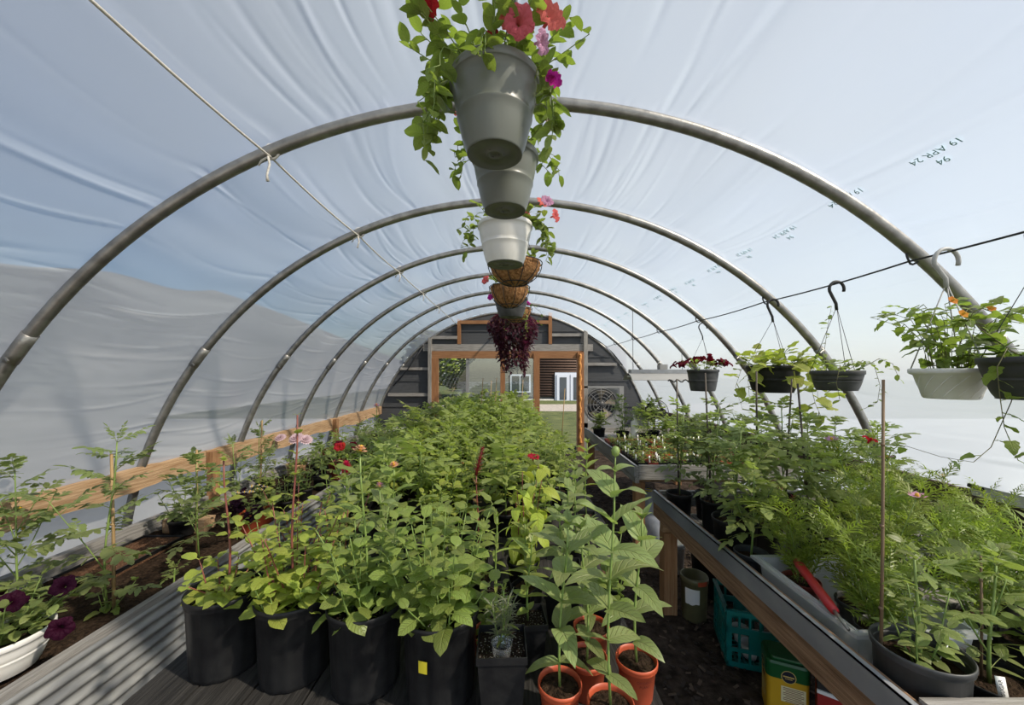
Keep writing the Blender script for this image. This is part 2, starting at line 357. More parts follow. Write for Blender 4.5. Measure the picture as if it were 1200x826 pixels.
# printed dates on the film
K['print']=mat('teal_film_ink',(.20,.46,.48),.7)
def textmesh(txt,size,align='CENTER'):
    cu=bpy.data.curves.new('print','FONT'); cu.body=txt; cu.size=size; cu.align_x=align; cu.align_y='CENTER'; cu.resolution_u=2
    o=bpy.data.objects.new('tmp_print',cu); COL.objects.link(o)
    bpy.context.view_layer.update()
    me=bpy.data.meshes.new_from_object(o.evaluated_get(bpy.context.evaluated_depsgraph_get())); bpy.data.objects.remove(o); bpy.data.curves.remove(cu)
    return me
tm1=textmesh('19 APR 24',.042); tm1.materials.append(K['print']); tm2=textmesh('94',.042); tm2.materials.append(K['print'])
def film_text(tm,y,t,name='printed_date'):
    me=tm.copy()
    for v in me.vertices:
        # text x runs away from the camera, text up runs down the slope
        yy_=y+v.co.x; tt=t-v.co.y/R; r=min(film_r(yy_,tt),film_r(yy_,tt+.004),film_r(yy_,tt-.004))-.006
        v.co=(r*math.cos(tt),yy_,r*math.sin(tt))
    me.update(); return obj(name,me,film)
y=1.08
while y<7.5:
    film_text(tm1,y,math.radians(57.3)); film_text(tm2,y+.01,math.radians(56.35))
    y+=.405

ORD=['','','','','nearest','second','third','fourth','fifth','sixth','last']
for i,y in enumerate(HY):
    pts=[(R*math.cos(a),y,R*math.sin(a)) for a in np.linspace(0,PI,90)]
    m=M(); m.tube(pts,.029,12)
    if i<4: lb='grey steel hoop overhead, %s'%('fourth and last behind the camera','third behind the camera','second behind the camera','just over the camera')[i]
    elif i==10: lb='grey steel hoop framing the dark end wall'
    else: lb='grey steel hoop, %s of the arches from the camera'%ORD[i]
    h=thing('steel_hoop',lb,'hoop',(0,y,0),0,'steel hoops carrying the film')
    ob=m.build('arch_tube',K['steel'],h,True); ob.matrix_local=Matrix.Translation((0,-y,0))
    for a in (math.radians(37),math.radians(143)):     # sleeve joints with a bolt
        m=M(); m.tube([(R*math.cos(a+q),y,R*math.sin(a+q)) for q in (-.028,-.01,.01,.028)],.0325,12)
        ob=m.build('sleeve',K['steel'],h,True); ob.matrix_local=Matrix.Translation((0,-y,0))
        m=M(); c=Vector((R*math.cos(a+.02),y-.028,R*math.sin(a+.02))); m.tube([c,c-Vector((math.cos(a)*.035,0.01,math.sin(a)*.035))],.006,6)
        ob=m.build('bolt',K['steel'],h); ob.matrix_local=Matrix.Translation((0,-y,0))
m=M(); m.tube([(0,YB,R-.05),(0,YE,R-.05)],.02,10); m.build('ridge_pipe',K['steel'],None,True,label='steel ridge pipe running along the crown of the tunnel',cat='pipe')

# hip boards (trim_1 left, trim_2 right) and base boards
for n_,sx,wm in ((1,-1,'wood_y'),(2,1,'shadewood_y')):  # right boards use the lumber coloured dark for backlight
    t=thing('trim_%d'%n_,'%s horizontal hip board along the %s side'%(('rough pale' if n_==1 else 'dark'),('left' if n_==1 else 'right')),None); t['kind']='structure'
    ys=[YB,1.2,3.55,6.1,YE-.03]
    for a,b in zip(ys,ys[1:]):
        m=M(); seg=28
        x0=sx*2.86; x1=sx*2.90; V=[];Fc=[]
        for i in range(seg+1):
            y=a+.004+(b-a-.008)*i/seg; dz=rs.uniform(-.006,.006); dl=.02*math.sin(y*2.3+n_)+.014*math.sin(y*5.9+1)+rs.uniform(-.004,.004)
            V+=[(x0,y,.80+dl),(x1,y,.80+dl),(x1,y,.98+dz),(x0,y,.98+dz)]
        for i in range(seg):
            q=i*4
            for j in range(4): Fc.append((q+j,q+(j+1)%4,q+4+(j+1)%4,q+4+j))
        Fc+=[(0,3,2,1),(seg*4,seg*4+1,seg*4+2,seg*4+3)]
        m.add(V,Fc); ob=m.build('plank',K[wm],t)
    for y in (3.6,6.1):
        m=M(); m.box(min(sx*2.80,sx*2.86),max(sx*2.80,sx*2.86),y-.045,y+.045,0,.97); m.build('post',K['wood_z' if n_==1 else 'shadewood_y'],t)
    m=M(); m.box(min(sx*2.99,sx*3.03),max(sx*2.99,sx*3.03),YB,YE-.05,0,.22); m.build('base_plank',K['grey_y'],t)

# ropes under the film
def rope(name,X0,Z0,r,km,lb,sag,cat_='rope'):
    m=M(); pts=[]
    for a,b in zip(HY,HY[1:]):
        for i in range(8):
            t=i/8; pts.append((X0,a+(b-a)*t,Z0-sag*4*t*(1-t)))
    pts.append((X0,HY[-1],Z0)); m.tube(pts,r,6)
    t=thing(name,lb,cat_,(X0,0,Z0)); ob=m.build('cord',K[km],t,True); ob.matrix_local=Matrix.Translation((-X0,0,-Z0))
    return t
rp=rope('rope',-1.19,2.775,.0055,'rope','thin white rope tied along the upper left of the hoops',.015)
for i,y in enumerate(HY[4:9]):
    m=M(); c=Vector((-1.19,y,2.775))
    m.tube([c+Vector((.037*math.cos(a),.0,.03+.037*math.sin(a))) for a in np.linspace(0,6.28,14)],.006,6)
    m.tube([c+Vector((0,-.028,-.01)),c+Vector((.012,-.034,-.05)),c+Vector((-.004,-.03,-.10)),c+Vector((.0,-.03,-.13 if i==0 else -.09))],[.006,.005,.005,.008],6)
    m.tube([c+Vector((0,-.026,-.01)),c+Vector((-.03,-.03,-.03)),c+Vector((-.045,-.03,-.055))],.0045,6)
    ob=m.build('knot',K['rope'],rp,True); ob.matrix_local=Matrix.Translation((1.19,0,-2.775))
wr=rope('wire_line',1.965,2.262,.0048,'wire','taut dark wire tied along the right side of the hoops',.012,'wire')
for y in HY[4:]:
    m=M(); c=Vector((1.985,y,2.30)); m.tube([c+Vector((.03*math.cos(a),.004*math.sin(3*a),-.012+.04*math.sin(a))) for a in np.linspace(0,6.28,14)],.005,6)
    ob=m.build('tie',K['wire'],wr,True); ob.matrix_local=Matrix.Translation((-1.965,0,-2.262))

# ------------------------------------------------------------------ end wall
KE=F/YE
def ex(u): return (u-600)/KE
def ez(v): return CZ-(v-HV)/KE
DX0,DX1,DZ=ex(504),ex(687),ez(404)
m=M(); RW=R-.03
def arcz(x): return math.sqrt(max(0,RW*RW-x*x))
def wallcols(x0,x1,zl,n=30):
    xs=np.linspace(x0,x1,n)
    for a,b in zip(xs,xs[1:]):
        za,zb=arcz(a),arcz(b); la,lb_=min(zl,za),min(zl,zb)
        v=[(a,YE-.01,la),(b,YE-.01,lb_),(b,YE-.01,zb),(a,YE-.01,za),(a,YE+.02,la),(b,YE+.02,lb_),(b,YE+.02,zb),(a,YE+.02,za)]
        m.add(v,[(0,1,2,3),(7,6,5,4),(3,2,6,7),(0,4,5,1)])
wallcols(-RW,DX0,0); wallcols(DX0,DX1,DZ,40); wallcols(DX1,RW,0)
wb=m.build('wall_back',K['tarp'],label='dark grey end wall of the tunnel',kind='structure')
def wpart(name,u0,u1,v0,v1,km,y0=.03,dep=.05):
    m=M(); m.box(ex(u0),ex(u1),YE-y0-dep,YE-y0,max(0.003,ez(v1)),ez(v0)); return m.build(name,K[km],wb)
# overlapping sheet seams
for v in (388,418,446,476,500):
    z=ez(v); hw=arcz(z)-.03
    for (a,b) in ((-hw,hw),) if v<404 else ((-hw,DX0),(DX1,hw)):
        m=M(); m.box(a,b,YE-.026,YE-.012,z-.012,z+.012); m.build('sheet_seam',K['tarp'],wb)
wpart('rail',497,694,403.5,411.5,'grey_x'); wpart('stud',503,507,396,560,'grey_z',.08); wpart('stud',683,687.5,388,560,'grey_z',.08)
wpart('stud',536.5,540.5,375,404,'cedar_z'); wpart('stud',642.5,646.5,367,404,'cedar_z')
wpart('rail',540.5,642.5,376,380,'cedar_x'); wpart('rail',507,536.5,394,397.5,'grey_x'); wpart('rail',646.5,683,391,394.5,'grey_x')
wpart('rail',456,503,460.5,464,'grey_x'); wpart('rail',470,503,430.5,433.5,'grey_x',.03,.03); wpart('rail',687.5,722,425,428.5,'grey_x'); wpart('rail',452,499,500.5,505.5,'cedar_x')
for pts in ([(718,398),(735,418),(748,445)],[(462,452),(480,432),(498,405)],[(688,392),(712,408),(728,428)]):
    m=M(); m.tube([(ex(u),YE-.1,ez(v)) for u,v in pts],.012,6); m.build('cable',K['wire'],wb,True)
# sliding door unit
d1=thing('door_1','orange timber frame with glazed panel and open doorway in the end wall',None,(0,YE,0)); d1['kind']='structure'
def dpart(name,u0,u1,v0,v1,km,y0=.0,dep=.11,par=None):
    m=M(); m.box(ex(u0),ex(u1),-y0-dep,-y0,max(.003,ez(v1)),ez(v0)); return m.build(name,K[km],par or d1)
dpart('header',507,686,411.6,420,'cedar_x',-.02); dpart('jamb',507,514.5,420,560,'cedar_z'); dpart('jamb',675.5,683,413,560,'cedar_z',.0,.14)
dpart('mullion',586.5,592,420,560,'cedar_z'); dpart('post',625,632,414,560,'cedar_z',0,.13)
dpart('stile',546.5,550,420,560,'conduit',.02,.05); dpart('bottom_rail',514.5,625,519,526,'cedar_x')
for (a,b) in ((514.5,546.5),(550,586.5),(592,625)):
    m=M(); m.box(ex(a),ex(b),-.05,-.042,ez(519),ez(420)); m.build('pane',K['glass'],d1)
K['foam']=mat('orange_expanding_foam',(.55,.20,.04),.7,(.75,.36,.10),30,None,0,.6,40)
m=M(); pts=[];rr=[]
for i in range(60):
    v=415+i*1.75; pts.append((ex(678.4+.5*math.sin(i*.9)),-.15,max(.03,ez(v)))); rr.append(.022+.018*abs(math.sin(i*1.7))*rs.random())
m.tube(pts,rr,8); m.build('foam_bead',K['foam'],d1,True)
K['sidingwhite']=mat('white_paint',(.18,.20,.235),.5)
# exhaust fan in the end wall
fc_=at(704,474,YE-.12); fr=.355
ft=thing('exhaust_fan','square framed exhaust fan with beige blades set in the end wall','fan',(fc_.x,YE-.08,0))
m=M()
for (a,b,c,d) in ((-.44,.50,.36,.40),(-.44,.50,-.55,-.40),(-.44,-.38,-.40,.36),(.40,.50,-.40,.36)):
    m.box(a,b,-.05,-.01,fc_.z+c,fc_.z+d)
m.build('housing',K['conduit'],ft)
m=M(); n=48
V=[];Fc=[]
for j in range(n):
    a=2*PI*j/n; c,s_=math.cos(a),math.sin(a); q=1/max(abs(c),abs(s_))
    V+=[(fr*c,-.045,fc_.z+fr*s_),(min(.42,max(-.40,.42*q*c)),-.045,fc_.z+min(.38,max(-.42,.42*q*s_))),(fr*c*.97,.02,fc_.z+fr*s_*.97)]
for j in range(n):
    k=(j+1)%n; Fc+=[(j*3,k*3,k*3+1,j*3+1),(j*3+2,k*3+2,k*3,j*3)]
m.add(V,Fc); m.build('shroud',K['conduit'],ft,True)
K['fanblade']=mat('dusty_beige_blade',(.30,.25,.18),.6,(.20,.17,.12),5)
for b in range(5):
    m=M(); V=[];a0=b*2*PI/5+.3
    for i in range(7):
        r_=.06+(fr*.92-.06)*i/6; wd=.10+.30*(i/6)
        for s_ in (-1,1):
            a=a0+s_*wd*.85; V.append((r_*math.cos(a),-.02+s_*.035,fc_.z+r_*math.sin(a)))
    m.add(V,[(i*2,i*2+1,i*2+3,i*2+2) for i in range(6)]); m.build('blade',K['fanblade'],ft,True)
m=M(); m.lathe([(.0,-.04),(.075,-.04),(.08,0),(.08,.07),(.0,.07)],20,0,Matrix.Translation((0,-.02,fc_.z))@Matrix.Rotation(PI/2,4,'X')); m.build('motor_hub',K['charcoal'],ft,True)
m=M()
for r_ in (.10,.17,.24,.31,.355): m.tube([(r_*math.cos(a),-.09+.03*(r_/.36)**2,fc_.z+r_*math.sin(a)) for a in np.linspace(0,2*PI,40)],.0045,5)
for a in np.linspace(0,2*PI,9)[:-1]: m.tube([(.05*math.cos(a),-.09,fc_.z+.05*math.sin(a)),(.36*math.cos(a),-.06,fc_.z+.36*math.sin(a))],.0045,5)
m.build('guard',K['conduit'],ft,True)

# ------------------------------------------------------------------ leaves and flowers (built once, shared)
def leaf_geo(Ln,Wd,a=.55,b=.8,droop=.5,fold=.18,seg=6,pet=0.,wave=0.,ser=0.,wide=4,lobes=None):
    """one leaf along +X from its node; returns verts, faces, uvs"""
    ts=[i/seg for i in range(seg+1)]; tm=a/(a+b); pk=(tm**a)*((1-tm)**b)
    V=[];U=[];Fc=[]; x=pet; z=0.; ang=droop*.15
    off=[-1,-.5,0,.5,1] if wide==4 else [-1,0,1]
    k=len(off)
    for i,t in enumerate(ts):
        w=Wd/2*(max(t,.012)**a)*((max(1-t,.0))**b)/pk
        if ser and 0<i<seg: w*=1+ser*(1 if i%2 else -1)
        if lobes: w*=lobes(t)
        for o in off:
            V.append((x-abs(o)*w*.12,o*w,z+fold*abs(o)*w-abs(o)**2*w*.12+wave*math.sin(i*1.9+o*1.3)*abs(o)*Wd*.5)); U.append((o,t+.0001))
        ang-=droop/seg; x+=Ln/seg*math.cos(ang); z+=Ln/seg*math.sin(ang)
    for i in range(seg):
        for j in range(k-1): Fc.append((i*k+j,(i+1)*k+j,(i+1)*k+j+1,i*k+j+1))
    if pet:
        n=len(V); r=.0016+Wd*.012
        V+=[(0,-r,0),(0,r,0),(pet+.002,r*.8,.0),(pet+.002,-r*.8,.0),(0,0,-r*1.6),(pet,0,-r*1.3)]
        U+=[(0,.5)]*6; Fc+=[(n,n+3,n+2,n+1),(n,n+4,n+5,n+3),(n+1,n+2,n+5,n+4)]
    return V,Fc,U
def leafset(name,mtl,n,Ln,Wd,**k):
    out=[]; r=random.Random(name)
    for i in range(n):
        kk=dict(k); kk['droop']=k.get('droop',.5)*r.uniform(.35,1.7); kk['fold']=k.get('fold',.18)*r.uniform(.3,1.6); kk['wave']=k.get('wave',.05)*r.uniform(.5,1.5)
        V,Fc,U=leaf_geo(Ln,Wd*r.uniform(.88,1.12),**kk); m=M(); m.add(V,Fc,0,U); out.append(m.mesh(name,mtl))
    return out
def compound(name,mtl,n,Ln,pairs=3,lw=.16,droop=.6,lobe=True,ll=.34):
    out=[]; r=random.Random(name)
    for q in range(n):
        m=M(); dr=droop*r.uniform(.4,1.6); pts=[]; x=z=0; ang=.25
        for i in range(9):
            pts.append((x,0,z,ang)); ang-=dr/8; x+=Ln*.78/8*math.cos(ang); z+=Ln*.78/8*math.sin(ang)
        m.tube([p[:3] for p in pts[::2]],[Ln*.011,Ln*.009,Ln*.008,Ln*.006,Ln*.004],4)
        for i in range(pairs):
            t=.34+.56*i/max(1,pairs-1); p=pts[min(8,int(t*8))]
            sz=Ln*ll*(.75+.45*math.sin(PI*(i+.6)/(pairs+.2)))*r.uniform(.85,1.1)
            for s in (-1,1):
                V,Fc,U=leaf_geo(sz,sz*.50,a=.45,b=.75,droop=r.uniform(.2,.9),fold=r.uniform(.05,.3),seg=6,ser=.16 if lobe else 0,wide=2,pet=sz*.12)
                mt=Matrix.Translation(p[:3])@Matrix.Rotation(s*r.uniform(.85,1.25),4,'Z')@Matrix.Rotation(r.uniform(-.25,.35),4,'Y')@Matrix.Rotation(r.uniform(-.4,.4),4,'X')
                m.add(V,Fc,0,U,mt)
        p=pts[-1]; sz=Ln*ll*1.15
        V,Fc,U=leaf_geo(sz,sz*.58,a=.45,b=.75,droop=r.uniform(.3,.9),fold=.15,seg=6,ser=.16 if lobe else 0,wide=2)
        m.add(V,Fc,0,U,Matrix.Translation(p[:3])@Matrix.Rotation(-p[3]*.8,4,'Y'))
        out.append(m.mesh(name,mtl))
    return out
def feather(name,mtl,n,Ln):
    out=[]; r=random.Random(name)
    for q in range(n):
        m=M()
        def strand(p,dirv,l,w):
            d=Vector(dirv).normalized(); s_=d.cross(Vector((0,0,1))).normalized()*w; p=Vector(p); mid=p+d*l*.5+Vector((0,0,l*.05)); e=p+d*l-Vector((0,0,l*.06))
            m.add([p-s_,p+s_,mid+s_,mid-s_,e],[(0,1,2,3),(3,2,4)],0,[(0,.5)]*5); return mid,e
        mid,e=strand((0,0,0),(1,0,.25),Ln,.0024)
        for i in range(7):
            t=.12+.8*i/6; p=Vector((t*Ln,0,t*Ln*.25+.02*Ln)); 
            for s in (-1,1):
                L1=Ln*(.55-.40*t)*r.uniform(.7,1.2); md,ee=strand(p,(1,s*r.uniform(.7,1.2),r.uniform(-.2,.4)),L1,.0022)
                if i<4:
                    for s2 in (-1,1): strand(md,(1,s*.9+s2*.7,r.uniform(-.3,.4)),L1*.5,.0018)
        out.append(m.mesh(name,mtl))
    return out
G={}
G['mint']=leafset('mint_leaf',L['mint'],5,.062,.047,a=.5,b=.62,droop=.7,fold=.22,pet=.012,wave=.10)
G['basil']=leafset('basil_leaf',L['basil'],5,.085,.058,a=.55,b=.72,droop=.8,fold=.22,pet=.016,wave=.10)
G['zin']=leafset('zinnia_leaf',L['zin'],6,.115,.050,a=.38,b=.80,droop=.75,fold=.28,wave=.05,seg=7)
G['zin_l']=leafset('young_zinnia_leaf',L['zin_l'],4,.085,.034,a=.42,b=.85,droop=.4,fold=.35,wave=.04)
G['nar']=leafset('narrow_leaf',L['zin_l'],4,.085,.019,a=.5,b=.8,droop=.5,fold=.3,wide=2)
G['cole']=leafset('coleus_leaf',L['cole'],4,.078,.042,a=.5,b=.95,droop=.9,fold=.2,pet=.014,wave=.07)
G['heart']=leafset('vine_leaf',L['ivy'],4,.062,.056,a=.26,b=.62,droop=.5,fold=.18,pet=.03,wave=.08,lobes=lambda t:1.0 if t<.3 else (.82 if t<.55 else 1.0))
G['hast']=leafset('arrow_leaf',L['basil'],4,.07,.048,a=.22,b=.70,droop=.6,fold=.2,pet=.03,wave=.10,ser=.10)
G['petl']=leafset('petunia_leaf',L['petl'],4,.05,.028,a=.55,b=.7,droop=.6,fold=.2,pet=.004)
G['petd']=leafset('basket_leaf',L['basil'],4,.06,.034,a=.55,b=.7,droop=.7,fold=.2,pet=.006)
G['dark']=leafset('dark_leaf',L['dark'],4,.075,.04,a=.5,b=.8,droop=.7,fold=.2,pet=.012)
G['trad']=leafset('purple_leaf',L['trad'],3,.075,.028,a=.45,b=.85,droop=.7,fold=.3,wide=2,seg=4)
G['need']=leafset('needle',L['grey'],3,.045,.0055,a=.5,b=.5,droop=.5,fold=.1,wide=2,seg=3)
G['tom']=compound('tomato_leaf',L['tom'],6,.20,4,ll=.27); G['toml']=compound('light_tomato_leaf',L['tom_l'],5,.18); G['toms']=compound('flat_tomato_leaf',L['tom'],5,.25,6,droop=.35,ll=.19)
G['nast']=compound('lobed_leaf',L['petl'],3,.14,2,droop=.4,ll=.42,lobe=False)
G['cos']=feather('cosmos_leaf',L['cos'],5,.11)
G['cel']=leafset('celosia_leaf',leafmat('red_green_leaf',(.16,.13,.04),(.34,.22,.05)),3,.07,.026,a=.5,b=.9,droop=.7,fold=.2)
def petunia_flower(name,mtl,d=.06,tube=.03):
    m=M(); n=30; prof=[(.10,-tube),(.16,-tube*.4),(.32,0),(.72,.006),(1.0,.0)]
    V=[];U=[]
    for i,(r_,z) in enumerate(prof):
        for j in range(n):
            a=2*PI*j/n; q=d/2*r_*(1+.09*math.cos(5*a)*(i/4)**2); V.append((q*math.cos(a),q*math.sin(a),z+(.005*math.sin(10*a)*(i/4)))); U.append((math.sin(2.5*a),i/4+.001))
    Fc=[(i*n+j,i*n+(j+1)%n,(i+1)*n+(j+1)%n,(i+1)*n+j) for i in range(4) for j in range(n)]
    m.add(V,Fc,0,U); return m.mesh(name,mtl)
K['throat']=mat('dark_flower_eye',(.03,.005,.015),.7); K['disc']=mat('yellow_flower_disc',(.65,.38,.04),.8)
def daisy(name,mtl,d=.06,np_=8,lay=1,dome=.0,wd=.8,centre=True):
    m=M()
    for ly in range(lay):
        r1=d/2*(1-.22*ly); 
        for j in range(np_):
            a=2*PI*(j+.5*ly)/np_
            V,Fc,U=leaf_geo(r1*.85,2*PI*r1/np_*wd,a=.8,b=.25,droop=-.3+.5*dome,fold=.1,seg=3,wide=2)
            m.add(V,Fc,0,U,Matrix.Rotation(a,4,'Z')@Matrix.Translation((r1*.12,0,ly*.005))@Matrix.Rotation(-.12-.28*ly,4,'Y'))
    if centre: m.lathe([(0,.008+.004*lay),(d*.07,.007+.004*lay),(d*.10,.001),(d*.08,-.004),(0,-.006)],10,1)
    m.lathe([(0,-.012),(d*.08,-.008),(d*.09,-.002)],8,2)
    return m.mesh(name,[mtl,K['disc'],K['stem']])
FL={c:petunia_flower('petunia_bloom',K[c],.066) for c in ('coral','purple','maroon','magenta','redp','darkp','rose')}
FL['zin_o']=daisy('zinnia_bloom',K['peach'],.055,12,3,.5); FL['zin_p']=daisy('zinnia_bloom',K['rose'],.05,12,3,.5)
FL['cos_p']=daisy('cosmos_bloom',K['rose'],.065,8,1); FL['cos_w']=daisy('cosmos_bloom',K['whitep'],.05,8,1,-1.2)
FL['thun']=daisy('orange_bloom',K['orange'],.045,5,1); FL['mari']=daisy('yellow_bloom',K['yellow'],.022,6,1)
FL['pom']=daisy('pompon_bloom',K['pink'],.11,16,4,.9,1.1,False); FL['white']=daisy('white_bloom',K['whitep'],.035,6,1); FL['dred']=daisy('red_bloom',K['redp'],.05,12,2)
m=M(); m.lathe([(0,-.014),(.009,-.008),(.012,.004),(.008,.014),(0,.017)],10); BUD=m.mesh('flower_bud',K['stem'])
def plume(name,mtl,h,r):
    m=M(); rg=random.Random(name)
    for i in range(70):
        t=i/69; a=i*2.4; rr=r*(1-t)*.9+.003
        V,Fc,U=leaf_geo(.016+.012*(1-t),.008,seg=2,wide=2); m.add(V,Fc,0,U,Matrix.Translation((0,0,h*t))@Matrix.Rotation(a,4,'Z')@Matrix.Translation((rr*.5,0,0))@Matrix.Rotation(-.9,4,'Y'))
    m.tube([(0,0,-.01),(0,0,h)],[r*.5,.002],6); return m.mesh(name,mtl)
FL['plume']=plume('celosia_plume',L['cel'],.13,.016); FL['plume_s']=plume('celosia_plume',petal('magenta_plume',(.55,.02,.08),(.7,.03,.1)),.05,.012)

# ------------------------------------------------------------------ plants as lists of parts [name, mesh, matrix]
def TR(*p): return Matrix.Translation(p if len(p)==3 else p[0])
def lm(pos,az,pitch,s,roll=0): return Matrix.Translation(pos)@Matrix.Rotation(az,4,'Z')@Matrix.Rotation(-pitch,4,'Y')@Matrix.Rotation(roll,4,'X')@Matrix.Scale(s,4)
def spath(r,base,h,lean=.12,az=None,n=7,bend=0.):
    az=r.uniform(0,6.28) if az is None else az; d=Vector((math.cos(az),math.sin(az),0)); ph=r.uniform(0,6.28)
    return [Vector(base)+d*(lean*h*t+bend*h*t*t)+Vector((0,0,h*t-abs(bend)*h*.4*t*t))+Vector((math.cos(ph),math.sin(ph),0))*h*.02*math.sin(t*5) for t in [i/(n-1) for i in range(n)]]
def interp(P,t):
    x=t*(len(P)-1); i=min(len(P)-2,int(x)); return P[i].lerp(P[i+1],x-i)
def stemmesh(P,r0,r1,mtl,n=6): m=M(); m.tube(P,[r0+(r1-r0)*i/(len(P)-1) for i in range(len(P))],n); return m.mesh('stem',mtl)
def zinnia(r,h,nodes,sc=1.,lean=.05,az=None,lf='zin',top='bud',t0=.12,sm='stem',pit=(.15,.75),lfname='leaf'):
    P=spath(r,(0,0,0),h,lean,az); out=[['stem',stemmesh(P,.0042,.0026,K[sm]),Matrix()]]
    a0=r.uniform(0,3)
    for i in range(nodes):
        t=t0+(1-t0)*(i/(nodes-1))**.9; p=interp(P,min(1,t)); 
        s=sc*(.62+.55*math.sin(PI*min(1,(i+1)/(nodes+.0)*.86)))*(1 if i<nodes-1 else .55)
        for k in (0,PI):
            out.append([lfname,r.choice(G[lf]),lm(p,a0+i*PI/2+k+r.uniform(-.25,.25),pit[0]+(pit[1]-pit[0])*t+r.uniform(-.25,.2),s*r.uniform(.88,1.1),r.uniform(-.3,.3))])
    e=P[-1]
    if top=='bud':
        for k in range(4): out.append([lfname,r.choice(G[lf]),lm(e,a0+k*1.57,1.0,sc*.45,0)])
    elif top=='stalkbud': 
        m=M(); m.tube([e,e+Vector((.002,0,.04))],.002,6); out.append(['flower_stalk',m.mesh('flower_stalk',K['stem']),Matrix()]); out.append(['flower_bud',BUD,TR(e+Vector((.002,0,.052)))])
    elif top: out.append(['flower',FL[top],TR(e+Vector((0,0,.012)))@Matrix.Rotation(.25,4,'X')])
    return out
def bush(r,h,stems,nodes,lf,sc=1.,spread=.5,sm='stem',base=.05,top=None,pit=(-.1,.6)):
    out=[]
    for s in range(stems):
        az=s*6.283/stems+r.uniform(-.4,.4); hh=h*r.uniform(.6,1.05); b=Vector((math.cos(az)*base*r.random(),math.sin(az)*base*r.random(),0))
        P=spath(r,b,hh,spread*r.uniform(.2,1.),az); out.append(['stem',stemmesh(P,.003,.0016,K[sm],5),Matrix()])
        a0=r.uniform(0,3)
        for i in range(nodes):
            t=.18+.82*i/(nodes-1); p=interp(P,t)
            for k in (0,PI):
                q=sc*(1.08-.45*t)*r.uniform(.8,1.15); out.append(['leaf',r.choice(G[lf]),lm(p,a0+i*PI/2+k+r.uniform(-.35,.35),pit[0]+(pit[1]-pit[0])*t+r.uniform(-.3,.3),q,r.uniform(-.4,.4))])
        if top and s<top[1]: out.append(['flower',FL[top[0]],TR(P[-1]+Vector((0,0,.01)))@Matrix.Rotation(r.uniform(-.5,.5),4,'X')])
    return out
def tomato(r,h,n,sc=1.,lf='tom',lean=.05,az=None,stake=None,flowers=0,t0=.15,side=0,pit=(.0,.7),sm='stem'):
    P=spath(r,(0,0,0),h,lean,az); out=[['stem',stemmesh(P,.0055,.003,K[sm]),Matrix()]]
    for i in range(n):
        t=t0+(1-t0)*i/(n-1); p=interp(P,t); s=sc*(.65+.5*math.sin(PI*(.15+.75*t)))*r.uniform(.85,1.15)
        out.append(['leaf',r.choice(G[lf]),lm(p,i*2.39+r.uniform(-.4,.4),pit[0]+(pit[1]-pit[0])*t+r.uniform(-.25,.3),s,r.uniform(-.3,.3))])
    for i in range(2): out.append(['leaf',r.choice(G[lf]),lm(P[-1],i*2.2+1,1.05,sc*.5,0)])
    for s in range(side):
        t=.25+.4*s/max(1,side); b=interp(P,t); az2=r.uniform(0,6.28); P2=spath(r,b,h*(.95-t)*r.uniform(.6,.9),.45,az2); out.append(['stem',stemmesh(P2,.003,.002,K[sm],5),Matrix()])
        for i in range(5): out.append(['leaf',r.choice(G[lf]),lm(interp(P2,.25+.75*i/4),i*2.39+r.uniform(-.4,.4),.2+r.uniform(-.2,.5),sc*r.uniform(.6,.85),r.uniform(-.3,.3))])
    for k in range(flowers): out.append(['flower',FL['mari'],lm(interp(P,r.uniform(.4,.8))+Vector((r.uniform(-.05,.05),r.uniform(-.05,.05),0)),r.uniform(0,6),r.uniform(-.5,.5),1)])
    if stake: out.append(stakepart(stake))
    return out
def stakepart(st):
    """st = (height, base dx, dy, lean x, lean y, material, radius)"""
    h,dx,dy,lx,ly,km,rad=st; m=M(); m.tube([(dx,dy,-.06),(dx+lx*.5+.003,dy+ly*.5,h*.5),(dx+lx,dy+ly,h)],[rad,rad*.95,rad*.85],7)
    for t in (.3,.55,.8): m.tube([(dx+lx*t,dy+ly*t,h*t-.004),(dx+lx*t,dy+ly*t,h*t+.004)],rad*1.2,7)
    return ['stake',m.mesh('stake',K[km]),Matrix()]
def cosmos(r,h,stems,nodes,fl=(),sc=1.,spread=.35,base=.04):
    out=[]
    for s in range(stems):
        az=s*6.283/stems+r.uniform(-.5,.5); P=spath(r,(math.cos(az)*base*r.random(),math.sin(az)*base*r.random(),0),h*(1.25 if s<len(fl) and fl[s] else r.uniform(.65,1.05)),spread*r.uniform(.2,1),az)
        out.append(['stem',stemmesh(P,.0028,.0012,K['stem'],5),Matrix()]); a0=r.uniform(0,3)
        for i in range(nodes):
            p=interp(P,.12+.86*i/(nodes-1))
            for k in (0,PI): out.append(['leaf',r.choice(G['cos']),lm(p,a0+i*1.57+k+r.uniform(-.3,.3),r.uniform(.1,.9),sc*r.uniform(.8,1.25),r.uniform(-.5,.5))])
        if s<len(fl) and fl[s]: out.append(['flower',FL[fl[s]],TR(P[-1]+Vector((0,0,.008)))@Matrix.Rotation(r.uniform(-.5,.2),4,'X')])
    return out
def rosemary(r,h,stems,sc=1.):
    out=[]
    for s in range(stems):
        P=spath(r,(r.uniform(-.01,.01),r.uniform(-.01,.01),0),h*r.uniform(.6,1),.25); out.append(['stem',stemmesh(P,.002,.001,K['stem'],5),Matrix()])
        for i in range(26): out.append(['leaf',r.choice(G['need']),lm(interp(P,.15+.85*i/25),i*2.4,r.uniform(.2,.9),sc*r.uniform(.7,1.1))])
    return out
